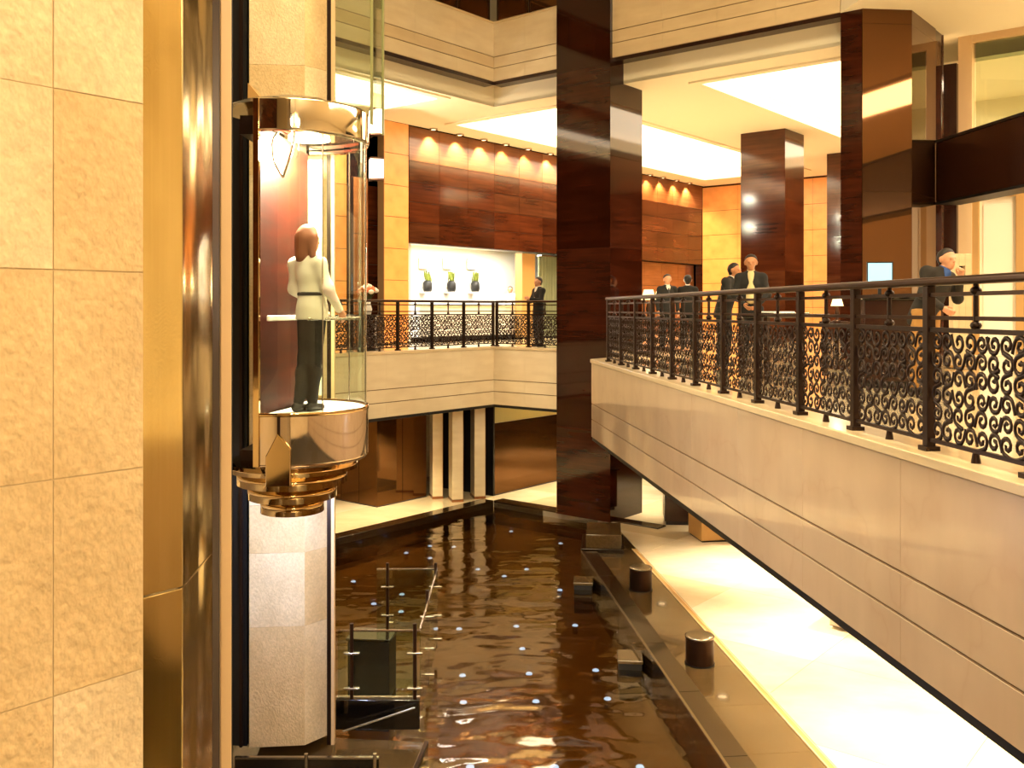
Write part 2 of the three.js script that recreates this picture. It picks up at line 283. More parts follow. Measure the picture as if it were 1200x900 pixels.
// seen from the front the points run left to right along the visible faces, then back round behind
const Kn = add2(K, neg(U), 0.12), Kl = add2(K0, neg(U), 0.12), Kr = add2(Kn, U, 1.36), Kb = add2(Kl, U, 1.36);
clad('big_column', 'big square polished dark brown column standing at the pond corner', [Kl, Kn, Kr, Kb], 0, Y.roof, M.column, 2.05);
{
  const q1 = along(Q0, neg(V), 1010), q2 = along(q1, S, 1068), q3 = along(q2, U, 1095);
  const q4 = add2(q3, U, 0.6), q5 = add2(Q0, U, 1.4);
  const oc = clad('octagonal_column', 'tall octagonal glossy brown column behind the balcony railing', [Q0, q1, q2, q3, q4, q5], Y.floor, Y.roof, [M.column[0]], 2.2, M.black, [0, 3, 4, 5]); const mc = clad('mirror_cladding', 'bronze mirror cladding on the broad faces of the octagonal column', [add2(q1, neg(W), 0.02), add2(q2, neg(W), 0.02), add2(q3, S, 0.03), add2(q1, S, 0.05)], Y.floor, Y.roof, [M.bronzeMirror], 3.1, M.black, [0, 1]);
  for (const ch of [...mc.children]) { ch.position.add(mc.position).sub(oc.position); oc.add(ch); if (ch.name === 'core') ch.name = 'mirror_backing'; else { ch.name = 'mirror_slab'; } }
  scene.remove(mc);
  // dark beam running from it to the right, with dark post and glazed wall
  const b0 = add2(q3, S, 0.05), b1 = add2(b0, neg(W), 9), L = dist(b0, b1), t = structG('wall_beam', 'deep dark brown beam running out from the octagonal column', 'beam', b0, 0, yaw(b0, b1));
  part('beam_body', box(0, L, 6.95, 8.15, -0.5, 0), M.darkWood, t); part('beam_edge', [box(0, L, 8.15, 8.2, -0.5, 0.03), box(0, L, 6.9, 6.95, -0.5, 0.03)], M.black, t);
  const p0 = onPx(1097, q3[1] + 0.75), p1 = along(p0, neg(V), 1121);
  clad('dark_post', 'dark brown square post between the octagonal column and the glazed wall', [p0, p1, add2(p1, U, 0.16), add2(p0, U, 0.16)], Y.floor, Y.ceil - 0.06, [M.darkWood], 3);
  // glazed wall in the v direction
  const gl = uv(21.2, 1), gp = (px) => along(gl, V, px), gA = gp(1124), gB = gp(1330), gw = dist(gA, gB);
  const wn = structG('window_1', 'glazed wall with pale frames on the right behind the railing', 'window', gA, 0, yaw(gA, gB));
  const at = (px) => dist(gA, gp(px));
  part('window_frame', [box(at(1124), at(1140), Y.floor, Y.slab, -0.15, 0.08), box(0, gw, 10.3, 10.45, -0.1, 0.06), box(0, gw, 7.95, 8.05, -0.06, 0.04)], M.jamb, wn);
  part('glass_pane', box(at(1140) + 0.05, gw, 8.05, 10.3, -0.05, -0.04), M.glassGreen, wn);
  part('glass_pane', box(at(1140) + 0.05, gw, 7.35, 7.95, -0.05, -0.04), M.glassGreen, wn);
  const dr = structG('door_1', 'tall cream panelled door in a tan frame on the right', 'door', gA, Y.floor, yaw(gA, gB));
  const top = 7.3 - Y.floor;
  part('door_frame', [box(at(1138), at(1148), 0, top, -0.1, 0.06, 0.01), box(at(1191), at(1203), 0, top, -0.1, 0.06, 0.01), box(at(1148), at(1191), top - 0.22, top, -0.1, 0.06, 0.01)], M.tan, dr);
  part('door_panel', box(at(1148), at(1191), 0, top - 0.22, -0.08, -0.02), M.plaster, dr);
  part('door_inset', box(at(1152), at(1187), 0.2, top - 0.36, -0.02, 0.0, 0.008), M.plaster, dr);
  const dr2 = structG('door_2', 'tan timber wall leaf beyond the cream door', 'door', gp(1203), Y.floor, yaw(gA, gB));
  part('door_panel', box(0, dist(gp(1203), gB), 0, top, -0.1, 0.0), M.tan, dr2);
  // room behind the glass: its back wall and light
  const bw = uv(25.5, 6.1), bw2 = uv(25.5, -8); wallBox('wall_room', bw, bw2, Y.floor, Y.slab, M.plaster, 'pale wall of the room behind the glazing'); wallBox('wall_added_dark', uv(25.9, 6.1), uv(25.9, -8), Y.floor, Y.slab, M.brown[0], 'added unseen brown wall behind the glazed room to darken column reflections');  // second wall is added, a dark surface for the big column to reflect
  const lc = uv(23.2, -0.6), lt = thing('ceiling_light_panel', 'square ceiling light in the room behind the glazed wall', 'ceiling light', lc, Y.ceil - 0.08, A);
  part('light_diffuser', box(-0.8, 0.8, 0.0, 0.04, -1.6, 1.6), M.trayGlow, lt); part('frame', [box(-0.9, -0.8, -0.02, 0.06, -1.6, 1.6), box(0.8, 0.9, -0.02, 0.06, -1.6, 1.6)], M.ceiling, lt);
  const l = rectLight(lc[0], Y.ceil - 0.1, -lc[1], 1.5, 3.1, PALE, 14);
  // ceiling over the gallery in front of the glazing, with its light panel
  const sc = sw(12.2, 9.2), st = thing('ceiling_light_panel', 'long white ceiling light panel over the gallery beside the octagonal column', 'ceiling light', sc, Y.slab - 0.06, PH);
  part('light_diffuser', box(-1, 1, 0.0, 0.05, -6.8, 6.8), M.trayGlow, st); part('frame', [box(-1.1, -1, -0.03, 0.06, -6.9, 6.9), box(1, 1.1, -0.03, 0.06, -6.9, 6.9)], M.ceiling, st);
  const gp2 = new THREE.RectAreaLight(PALE, G.gallery, 1.9, 13.4); gp2.position.set(sc[0], Y.slab - 0.1, -sc[1]); gp2.rotation.set(-Math.PI / 2, 0, PH); gp2.castShadow = true; scene.add(gp2);
}
{ // column inside the lobby
  const d = 27, c0 = onPx(920, d), a = along(c0, V, 868), b = along(c0, U, 942);
  clad('lobby_column', 'square glossy brown column inside the lobby before the glowing wall', [a, c0, b, add2(a, [b[0] - c0[0], b[1] - c0[1]], 1)], Y.floor, Y.ceil, M.brown, 2.0);
  const e0 = uv(31, 7.9), e1 = along(e0, neg(V), 992); const ee = along(e0, V, 969);
  clad('lobby_column', 'brown lobby column half hidden behind the octagonal column', [ee, e1, add2(e1, U, 1.2), add2(ee, U, 1.2)], Y.floor, Y.ceil, M.brown, 2.0);
}

// ================================================================== LOBBY BACK WALLS
const BW = (px) => along(RC, U, px), BWo = (px, o) => along(add2(RC, V, o), U, px);                           // points on the back wall line v = 19.1
function tiled(name, label, p0, p1, y0, y1, tw, th, mats, depth = 0.05, back = M.black, pieceName = 'stone_panel', cat = 'wall', str = true) {
  const L = dist(p0, p1), t = str ? structG(name, label, cat, p0, y0, yaw(p0, p1)) : thing(name, label, cat, p0, y0, yaw(p0, p1));
  part('backing', box(0, L, 0, y1 - y0, -0.25, -0.01), back, t);
  const n = Math.max(1, Math.round(L / tw)), m = Math.max(1, Math.round((y1 - y0) / th)); let k = 0;
  for (let j = 0; j < m; j++) for (let i = 0; i < n; i++) { part(pieceName + (k ? '_' + String(k).padStart(3, '0') : ''), box(L * i / n + 0.006, L * (i + 1) / n - 0.006, (y1 - y0) * j / m + 0.008, (y1 - y0) * (j + 1) / m - 0.008, -0.03, depth * (0.2 + 0.05 * H(i, j, 3)), 0), mats[Math.floor(H(i, j, 17) * mats.length)], t); k++; }
  return t;
}
const soff = 6.66;
tiled('wall_marble', 'polished brown marble wall above the white reception', BW(479), BW(823), soff, 8.98, 1.25, 0.58, M.brown);
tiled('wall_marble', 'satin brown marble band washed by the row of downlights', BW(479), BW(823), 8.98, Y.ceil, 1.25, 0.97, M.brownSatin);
const onyxPiece = 'glowing_onyx_panel';
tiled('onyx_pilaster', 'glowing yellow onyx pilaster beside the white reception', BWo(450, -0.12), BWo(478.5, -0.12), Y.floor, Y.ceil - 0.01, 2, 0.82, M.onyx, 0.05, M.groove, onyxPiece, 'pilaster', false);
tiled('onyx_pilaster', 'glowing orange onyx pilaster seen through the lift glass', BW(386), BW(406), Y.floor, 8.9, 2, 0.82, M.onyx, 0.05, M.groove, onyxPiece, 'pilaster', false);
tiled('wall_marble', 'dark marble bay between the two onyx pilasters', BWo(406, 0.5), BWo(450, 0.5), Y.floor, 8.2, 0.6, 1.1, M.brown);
tiled('wall_marble', 'dark marble bay left of the onyx pilasters', BWo(330, 0.1), BWo(383, 0.1), Y.floor, 9.9, 0.9, 1.1, M.brown);
{ // red marble pier and lantern in the bay
  const a = onPx(414, 23.6), b = onPx(431, 23.9);
  tiled('marble_pier', 'slim red brown marble pier behind the flower arrangement', a, b, Y.floor, 8.1, 2, 1.4, [M.brownSatin[0]], 0.05, M.black, 'stone_panel', 'pier', false);
  for (const [px, y0, y1, w, lab] of [[441, 9.05, 9.7, 16, 'upper white box lantern beside the yellow pilaster'], [441, 7.95, 8.5, 16, 'lower white box lantern beside the yellow pilaster']]) {
    const d = 23.2, t = thing('wall_lantern', lab, 'lantern', onPx(px, d), y0, 0.3), hw = w / 2 / F * d;
    part('lamp_shade', box(-hw, hw, 0.04, y1 - y0 - 0.04, -0.12, 0.12, 0.02), M.whiteGlow, t); part('cap', [box(-hw, hw, 0, 0.04, -0.13, 0.13), box(-hw, hw, y1 - y0 - 0.04, y1 - y0, -0.13, 0.13), box(-0.04, 0.04, 0.1, 0.2, -1.0, -0.12)], M.bronze, t);
    const l = new THREE.PointLight(PALE, 12, 0, 2); l.position.set(t.position.x, y0 + 0.2, t.position.z + 0.4); l.castShadow = true; scene.add(l);
  }
}
// far side: onyx wall bays right of the corner, marble below the band
const RW = (px) => along(RC, V, px);
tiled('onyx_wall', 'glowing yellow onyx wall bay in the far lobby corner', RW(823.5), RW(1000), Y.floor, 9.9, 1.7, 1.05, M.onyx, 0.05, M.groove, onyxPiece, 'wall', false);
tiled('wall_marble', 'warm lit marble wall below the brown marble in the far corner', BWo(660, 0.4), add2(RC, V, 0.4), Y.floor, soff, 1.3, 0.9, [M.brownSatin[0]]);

// ---- reception recess
{
  const r0 = BWo(470, 3.2), r1 = BWo(700, 3.2);
  const rcp = BWo(478, 0.2), top = 6.9;
  struct('wall_reception', (() => { const g = box(0, dist(r0, r1), 0, top - Y.floor + 0.4, -0.2, 0); return g; })(), M.white, 'white back wall of the brightly lit reception', 'wall');
  const w = scene.children[scene.children.length - 1]; w.position.set(r0[0], Y.floor, -r0[1]); w.rotation.y = yaw(r0, r1);
  struct('ceiling', prism([rcp, BWo(700, 0.3), r1, r0], top, top + 0.1), M.white, 'white ceiling of the reception recess', 'ceiling');
  struct('wall_reception', prism([rcp, add2(rcp, U, 0.12), add2(r0, U, 0.12), r0], Y.floor, top), M.white, 'white side wall of the reception recess', 'wall');
  // three lit niches with plants
  [[495, 0], [523, 1], [551, 2]].forEach(([px, i]) => {
    const p = along(r0, U, px), q = add2(p, neg(V), 0.24), t = thing('plant_vase', ['dark vase of green leaves nearest the yellow pilaster', 'dark vase of green leaves in the middle of the reception wall', 'dark vase of green leaves farthest from the yellow pilaster'][i], 'vase', q, hY(342, q[1]), yaw(r0, r1), 'vases on the reception wall');
    part('vase', lathe([[0.0, 0], [0.13, 0], [0.16, 0.12], [0.15, 0.3], [0.1, 0.38], [0.0, 0.38]], 16), M.black, t);
    const lv = []; for (let k = 0; k < 16; k++) { const a = k * 2.4, r = 0.05 + 0.1 * H(k, i, 5), g = sph(0, 0, 0, 0.09, 0.5, 1.6, 0.2, 8); g.rotateZ(0.4 * Math.cos(a)); g.rotateY(a); g.translate(r * Math.cos(a), 0.42 + 0.16 * H(k, i, 9), r * Math.sin(a) * 0.5); lv.push(g); }
    part('foliage', lv, std({ color: 0x5f6a12, roughness: 0.7 }), t);
    part('bracket', box(-0.16, 0.16, -0.04, 0, -0.22, 0.16), M.white, t);
    // lantern box above
    const lt = thing('niche_light', ['white light box above the vase nearest the yellow pilaster', 'white light box above the middle reception vase', 'white light box above the vase farthest from the yellow pilaster'][i], 'light', q, hY(326, q[1]), yaw(r0, r1), 'light boxes on the reception wall');
    part('lamp_shade', box(-0.2, 0.2, 0.32, 0.66, -0.18, 0.0, 0.02), M.whiteGlow, lt); part('back_plate', box(-0.22, 0.22, 0.3, 0.68, -0.22, -0.18), M.steel, lt);
  });
  const m = BWo(555, 1.7); const t = thing('reception_light', 'long white light slot in the reception ceiling', 'ceiling light', m, top - 0.05, yaw(r0, r1));
  part('light_diffuser', box(-3.2, 3.2, 0, 0.04, -0.3, 0.3), M.whiteGlow, t); part('frame', [box(-3.3, 3.3, -0.01, 0.05, 0.3, 0.36), box(-3.3, 3.3, -0.01, 0.05, -0.36, -0.3)], M.steel, t);
  const l = new THREE.RectAreaLight(new THREE.Color().setRGB(1, 0.93, 0.78), G.reception, 6.2, 0.55); l.position.set(m[0], top - 0.08, -m[1]); l.rotation.set(-Math.PI / 2, 0, yaw(r0, r1)); l.castShadow = true; scene.add(l);
  // desk
  const d0 = BWo(505, 1.0), d1 = BWo(618, 1.0), dk = thing('reception_desk', 'long white reception desk with a dark plinth', 'desk', d0, Y.floor, yaw(d0, d1)), dl = dist(d0, d1);
  part('desk_front', box(0, dl, 0.1, 1.0, -0.5, 0, 0.01), M.white, dk); part('desk_top', box(-0.05, dl + 0.05, 1.0, 1.06, -0.6, 0.06, 0.01), M.cream2, dk); part('plinth', box(0.05, dl - 0.05, 0, 0.1, -0.45, -0.05), M.black, dk);
  // curtain and timber reveal right of the reception
  const c0 = BWo(612, 0.5), c1 = BWo(627, 0.5); const tw = structG('wall_reveal', 'tan timber reveal right of the reception', 'wall', c0, Y.floor, yaw(c0, c1)); part('timber_panel', box(0, dist(c0, c1), 0, 2.8, -0.3, 0), M.tan, tw);
  const k0 = BWo(632, 0.7), k1 = BWo(672, 0.7), kl = dist(k0, k1), ct = thing('curtain', 'grey green pleated curtain beside the reception', 'curtain', k0, Y.floor, yaw(k0, k1));
  const sh = new THREE.Shape(); const N = 60; for (let i = 0; i <= N; i++) sh.lineTo(kl * i / N, 0.06 * Math.sin(i * 1.3) + 0.03); for (let i = N; i >= 0; i--) sh.lineTo(kl * i / N, 0.06 * Math.sin(i * 1.3)); const cg = new THREE.ExtrudeGeometry(sh, { depth: 2.75, bevelEnabled: false }); cg.rotateX(-Math.PI / 2); part('fabric', cg, std({ color: 0x7f8568, roughness: 0.9 }), ct); part('rail', box(0, kl, 2.75, 2.8, -0.1, 0.1), M.steel, ct);
}
// ---- wall washing downlights along the marble band
[508, 539, 567, 593, 619, 645, 762, 777, 793, 808].forEach((px) => {
  const p = BWo(px, -0.24), t = thing('downlight', px < 700 ? 'small recessed downlight over the marble band above the reception' : 'small recessed downlight over the marble band in the far corner', 'downlight', p, Y.ceil - 0.05, 0, px < 700 ? 'downlights above the reception' : 'downlights in the far corner');
  part('trim_ring', lathe([[0.09, 0.05], [0.12, 0.05], [0.12, 0.0], [0.09, 0.0], [0.09, 0.05]], 20), M.steel, t); part('light_lens', cyl(0, 0.02, 0.045, 0, 0.088, 0.088, 20), M.lampGlow, t);
  const w = BWo(px, -0.05); spot(p[0], Y.ceil - 0.06, -p[1], WARM, G.wash, 0.85, [w[0], Y.ceil - 1.4, -w[1]], 0.35);
});

// ================================================================== RAILINGS
function scrollGeo(r, turns, th, flip) {
  const pts = [], n = 11; for (let i = 0; i <= n; i++) { const f = i / n, a = -Math.PI / 2 + f * turns * Math.PI * 2, rr = r * (1 - 0.78 * f); pts.push([rr * Math.cos(a) * flip, rr * Math.sin(a), 0]); }
  pts.unshift([-0.75 * r * flip, -1.25 * r, 0]);
  const g = tube(pts, th, 15, 4); g.scale(1, 1, 0.4); return g;
}
const scrolls = [scrollGeo(0.06, 1.3, 0.016, 1), scrollGeo(0.06, 1.3, 0.016, -1), scrollGeo(0.066, 1.15, 0.017, 1), scrollGeo(0.056, 1.4, 0.015, -1)];
function scrollLayout(w, h) { const nx = Math.max(2, Math.round(w / 0.118)), ny = Math.round(h / 0.118), out = []; for (let j = 0; j < ny; j++) for (let i = 0; i < nx; i++) out.push([(i + 0.5) * w / nx, (j + 0.5) * h / ny, Math.floor(H(i, j, 41) * 4), [0, Math.PI / 2, Math.PI, -Math.PI / 2][Math.floor(H(i, j, 43) * 4)]]); return out; }
const panelCache = new Map();
function mergedPanel(w, h) { const k = w.toFixed(2); if (!panelCache.has(k)) panelCache.set(k, merge(scrollLayout(w, h).map(([x, y, s, a]) => { const g = scrolls[s].clone(); g.rotateZ(a); g.translate(x, y, 0); return g; }))); return panelCache.get(k); }
function railing(name, label, p0, p1, bay, near = [], endPost = true, flipNear = 0) {
  const L = dist(p0, p1), n = Math.round(L / bay), b = L / n, t = thing(name, label, 'railing', p0, Y.floor + 0.02, yaw(p0, p1));
  part('handrail', box(-0.03, L + 0.03, 1.08, 1.135, -0.055, 0.055, 0.02), M.bronze, t);
  part('rail_bar', box(0, L, 1.01, 1.035, -0.012, 0.012), M.bronze, t); part('rail_bar', box(0, L, 0.86, 0.885, -0.012, 0.012), M.bronze, t);
  part('panel_rail', box(0, L, 0.78, 0.81, -0.015, 0.015), M.bronze2, t); part('panel_rail', box(0, L, 0.06, 0.085, -0.015, 0.015), M.bronze2, t);
  for (let i = 0; i <= n; i++) { const x = b * i, ps = part('post', [box(x - 0.032, x + 0.032, 0, 1.08, -0.03, 0.03, 0.006), box(x - 0.05, x + 0.05, 0, 0.03, -0.05, 0.05)], M.bronze2, t); }
  for (let i = 0; i < n; i++) {
    const x = b * (i + 0.5);
    part('baluster', [cyl(x, 0.81, 1.08, 0, 0.016, 0.016, 8), sph(x, 1.04, 0, 0.035, 1, 0.8, 1, 10), sph(x, 0.83, 0, 0.035, 1, 0.8, 1, 10)], M.bronze2, t); part('foot', cyl(x, 0.0, 0.06, 0, 0.03, 0.02, 8), M.bronze2, t);
    const w = b - 0.08, h = 0.69, ox = b * i + 0.04;
    if (near.includes(i)) { const pg = group('scroll_panel', t); pg.position.set(ox, 0.087, 0); scrollLayout(w, h).forEach(([sx, sy, s, a], k) => { const m = part('scroll' + (k ? '_' + String(k).padStart(3, '0') : ''), scrolls[s], M.bronze2, pg); m.position.set(sx, sy, 0); m.rotation.z = a; }); }
    else { const m = part('scroll_panel', mergedPanel(w, h), M.bronze2, t); m.position.set(ox, 0.087, 0); m.userData.kind = 'stuff'; }
  }
  return t;
}
{
  const off = 0.1, e = (p, d, t) => add2(p, d, t);
  const r0 = sw(3.25 + off, 16.45), r1 = sw(3.25 + off, 16.45 - 12 * 1.052);
  railing('scroll_railing', 'long dark bronze railing with scrollwork panels on the diagonal balcony', r0, r1, 1.052, [7, 8, 9, 10, 11]);
  railing('scroll_railing', 'dark bronze scrollwork railing on the far balcony behind the lift', e(uv(8.2, 15.3), V, off), e(e(C, V, off), U, off), 1.05);
  railing('scroll_railing', 'short dark bronze scrollwork railing between the inner corner and big column', e(e(C, V, off - 0.12), U, off), e(K0, U, off), 1.0);
}

// ================================================================== LEFT STONE WALL, BRASS, JAMB
{
  const base = [-1.29, 2.66], at = (px) => along(base, U, px), p0 = add2(base, U, -5.5), p1 = at(168);
  const L = dist(p0, p1), t = structG('wall_left', 'rough cream travertine wall of large slabs close on the left', 'wall', p0, 0, yaw(p0, p1));
  part('backing', box(0, L, 0, Y.roof, -0.5, -0.0015), M.joint, t);
  const xs = [0]; const j0 = dist(p0, at(62)); for (let x = j0 - 4 * 1.1; x < j0 + 0.01; x += 1.1) if (x > 0.2) xs.push(x); xs.push(L);
  const jy = [0.2, 0.72, 1.28, 1.87, 2.48, 3.09, 3.71, 4.32, 4.91, 5.42, 6.02, 6.62, 7.22, 7.82, 8.42];
  // joint heights read from the picture at the joint column (depth 2.66)
  let k = 0;
  for (let i = 0; i + 1 < xs.length; i++) for (let j = 0; j + 1 < jy.length; j++) { part('stone_slab' + (k ? '_' + String(k).padStart(3, '0') : ''), box(xs[i] + 0.0012, xs[i + 1] - 0.0012, jy[j] + 0.0012, jy[j + 1] - 0.0012, -0.012, 0.0 + 0.002 * H(i, j, 3), 0.002), H(i, j, 77) > 0.5 ? M.stone : M.stone2, t); k++; }
  part('stone_upper', box(0, L, 8.42, Y.roof, -0.012, 0), M.stone, t);
  // brass pilaster: two polished faces
  const a = add2(p1, V, 0.012), b = along(a, U, 214), c = along(b, W, 249), bt = thing('brass_pilaster', 'polished brass clad pilaster at the end of the stone wall', 'pilaster', a, 0.4);
  const face = (nm, p, q, y0, y1, m) => { const f = part(nm, box(0, dist(p, q), y0, y1, -0.02, 0, 0.004), m, bt); f.position.set(p[0] - a[0], 0, -(p[1] - a[1])); f.rotation.y = yaw(p, q); return f; };
  for (const [y0, y1] of [[0, 3.52], [3.523, 5.9], [5.903, 9]]) { face('brass_sheet', a, b, y0, y1, M.brass); face('brass_sheet', b, c, y0, y1, M.brass); }
  const c2 = along(c, W, 251.5); face('dark_reveal', c, add2(c, W, 0.12), 0, 9, M.bronze2);
  const e0 = onPx(251, c[1] + 0.18), e1 = onPx(258, c[1] + 0.2); face('dark_reveal', e0, e1, 0, 9, M.black);
  // pale jamb of the lift opening
  const jd = c[1] + 0.35, j1 = onPx(258.5, jd), j2 = onPx(271.5, jd + 0.02), jt = thing('door_jamb', 'slim pale jamb beside the brass pilaster', 'jamb', j1, 0.4, yaw(j1, j2));
  part('jamb_face', box(0, dist(j1, j2), 0, 9, -0.12, 0, 0.004), M.jamb, jt); part('jamb_edge', box(dist(j1, j2), dist(j1, j2) + 0.006, 0, 9, -0.12, -0.01), M.black, jt);
}

// ================================================================== LIFT TOWER, CAR
const CAR = [-2.12, 9.15], R = 0.72;
{
  const t0 = onPx(292, 10.25), t1 = add2(t0, S, (356 - 292) / F * 10.25), t2 = along(t1, U, 386.5);
  const poly = [t0, t1, t2, add2(t2, W, 0.7), add2(t0, W, 1.0)];
  const c = poly.reduce((a, p) => [a[0] + p[0] / 5, a[1] + p[1] / 5], [0, 0]);
  const t = thing('lift_tower', 'octagonal pale travertine tower behind the glass lift', 'tower', c, 0.05);
  part('core', prism(poly.map((p) => [(p[0] - c[0]) * 0.96, (p[1] - c[1]) * 0.96]), 0, 16.2), M.joint, t);
  const cuts = [0, 1.3, 2.1, 2.62, 3.8, 5.0, 6.2, 7.4, 8.6, 9.8, 11, 13.5, 16.2];
  poly.forEach((p, i) => { const q = poly[(i + 1) % 5]; for (let k = 0; k + 1 < cuts.length; k++) { const m = part('stone_slab', box(0.001, dist(p, q) - 0.001, cuts[k] + 0.0015, cuts[k + 1] - 0.0015, -0.02, 0), (i + k) % 2 ? M.stone : M.stone2, t); m.position.set(p[0] - c[0], 0, -(p[1] - c[1])); m.rotation.y = yaw(p, q); } });
  // black guide mast
  const gm = thing('guide_mast', 'black steel guide mast left of the lift tower', 'mast', onPx(280, 10.3), 0.05, PH);
  part('mast_body', box(-0.12, 0.09, 0, 16, -0.25, 0), M.black, gm); part('guide_rail', box(0.02, 0.05, 0, 16, 0, 0.04), M.bronze2, gm);
  // slim posts at the right corner of the tower
  const ps = thing('shaft_post', 'slim dark bronze shaft post at the corner of the lift tower', 'post', onPx(386.5, 10.35), 0.05); part('post_body', box(-0.026, 0.02, 0, 15.5, -0.03, 0.03), M.bronze2, ps); part('post_strip', box(0.02, 0.055, 0, 15.5, -0.03, 0.035), M.jamb, ps);
  // glass screen of the shaft above
  const g0 = onPx(393, 10.8), g1 = onPx(436, 11.3), g2 = onPx(449, 12.0), gs = thing('shaft_glass', 'greenish glass screen of the lift shaft above the car', 'glass screen', g0, 7.0);
  for (const [p, q] of [[g0, g1], [g1, g2]]) { const m = part('glass_pane', box(0.01, dist(p, q) - 0.01, 0, 6.5, -0.012, 0), M.glassGreen, gs); m.position.set(p[0] - g0[0], 0, -(p[1] - g0[1])); m.rotation.y = yaw(p, q); }
  for (const p of [g1, g2]) { const m = part('glass_edge', box(-0.02, 0.012, 0, 6.5, -0.02, 0.02), std({ color: 0x8a8a5c, roughness: 0.3 }), gs); m.position.set(p[0] - g0[0], 0, -(p[1] - g0[1])); }
  part('hanger', [bar([0, 6.5, 0], [0, 6.9, 0], 0.02), bar([g1[0] - g0[0], 6.5, -(g1[1] - g0[1])], [g1[0] - g0[0], 6.9, -(g1[1] - g0[1])], 0.02)], M.steel, gs);
}
{
  const fl = Y.floor, t = thing('glass_lift_car', 'round glass lift car with chrome roof ring and bronze skirt', 'lift car', CAR, fl);
  const th0 = -10.4 * Math.PI / 180, thl = 200.4 * Math.PI / 180, arc = (pts, seg = 40) => lathe(pts, seg, th0, thl);
  const wallP = [[-0.13, 0.708], [-0.125, -0.709]];         // chord (local x, z)
  const disc = (r, y0, y1) => { const sh = new THREE.Shape(); for (let i = 0; i <= 36; i++) { const a = th0 + thl * i / 36; sh.lineTo(r * Math.sin(a), -r * Math.cos(a)); } const g = new THREE.ExtrudeGeometry(sh, { depth: y1 - y0, bevelEnabled: false }); g.rotateX(-Math.PI / 2); g.translate(0, y0, 0); return g; };
  part('car_floor', disc(R - 0.02, -0.03, 0.0), M.white, t);
  part('skirt', arc([[R - 0.03, 0.01], [R, 0.012], [R + 0.004, 0.0], [R + 0.004, -0.44], [R - 0.02, -0.48], [R - 0.16, -0.52]]), M.skirt, t);
  part('skirt_seam', (() => { const a = 0.06; const g = box(-0.014, 0.014, -0.46, 0.0, R - 0.004, R + 0.007); g.rotateY(a); return g; })(), M.bronze2, t);
  part('skirt_rim', arc([[R, 0.02], [R + 0.012, 0.02], [R + 0.012, -0.012], [R, -0.012]]), M.goldMirror, t);
  // stepped mirrored underside
  [[0.62, -0.5, -0.58], [0.52, -0.58, -0.72], [0.42, -0.72, -0.86], [0.30, -0.86, -1.0]].forEach(([r, y1, y0]) => part('mirror_ring', lathe([[0, y1], [r, y1], [r, y0], [0, y0]], 40), M.goldMirror, t));
  // gable-shaped polished hatch on the skirt front
  { const sh = new THREE.Shape([[-0.13, -0.62], [-0.13, -0.36], [-0.02, -0.17], [0.1, -0.3], [0.1, -0.62]].map((p) => new THREE.Vector2(...p))); const g = new THREE.ExtrudeGeometry(sh, { depth: 0.03, bevelEnabled: true, bevelSize: 0.008, bevelThickness: 0.008, bevelSegments: 1 }); g.scale(0.9, 1, 1); g.translate(0.06, 0, R + 0.005); part('service_hatch', g, M.goldMirror, t); }
  // left side wall: timber inside, dark outside, gold edge strip
  const side = group('side_wall', t); side.position.set(wallP[0][0], 0, wallP[0][1]); side.rotation.y = PH;
  part('timber_panel', box(-0.015, 0, 0, 2.55, -1.38, -0.02), phy({ map: M.brown[0].map, color: 0xd88a70, roughness: 0.6, specularIntensity: 0.25 }), side);
  part('outer_panel', box(-0.05, -0.017, -0.46, 2.6, -1.38, -0.02), M.bronze2, side);
  part('edge_strip', box(-0.055, 0.0, -0.46, 2.83, -0.02, 0.02, 0.004), M.goldMirror, side);
  part('back_panel', (() => { const g = box(-0.14, 0.12, 0.05, 2.5, -0.005, 0.02); g.translate(0.02, 0, -0.73); return g; })(), std({ color: 0xefe4c8, roughness: 0.5 }), t);
  const bracket = part('carriage_frame', [box(-0.36, -0.14, -0.52, 2.62, -0.62, -0.5), box(-0.36, -0.1, 2.62, 2.8, -0.6, 0.1), box(-0.36, -0.1, -0.52, -0.4, -0.6, 0.1)], M.bronze2, t); bracket.position.set(-0.12, 0, 0);
  { const sh = new THREE.Shape([[0, 0], [0.3, 0], [0, 0.36]].map((p) => new THREE.Vector2(...p))); const g = new THREE.ExtrudeGeometry(sh, { depth: 0.3, bevelEnabled: false }); g.translate(-0.46, 2.8, -0.4); part('bracket_wedge', g, M.tan, t); }
  // glass
  part('glass_wall', arc([[R - 0.012, 0.02], [R - 0.012, 2.55]]), M.glass, t);
  for (const a of [35, 88, 140]) { const an = a * Math.PI / 180, m = part('glass_joint', box(-0.004, 0.004, 0.02, 2.55, -0.006, 0.006), M.steel, t); m.position.set((R - 0.012) * Math.sin(an), 0, (R - 0.012) * Math.cos(an)); m.rotation.y = an; }
  // chrome roof
  part('roof_ring', arc([[R - 0.06, 2.54], [R + 0.005, 2.54], [R + 0.012, 2.56], [R + 0.012, 2.82], [R, 2.84], [R - 0.06, 2.84]]), M.chrome, t);
  part('car_ceiling', disc(R - 0.03, 2.6, 2.64), M.chrome, t);
  part('roof_cap', lathe([[R - 0.05, 2.83], [0.45, 2.92], [0.2, 2.98], [0, 3.0]], 8), M.steel, t);
  const lampR = part('car_light', cyl(0.16, 2.58, 2.6, 0, 0.2, 0.2, 28), M.lampGlow, t);
  const l = new THREE.PointLight(PALE, G.car, 0, 2); l.position.set(CAR[0] + 0.16, fl + 2.5, -CAR[1]); l.castShadow = true; l.shadow.radius = 6; scene.add(l);
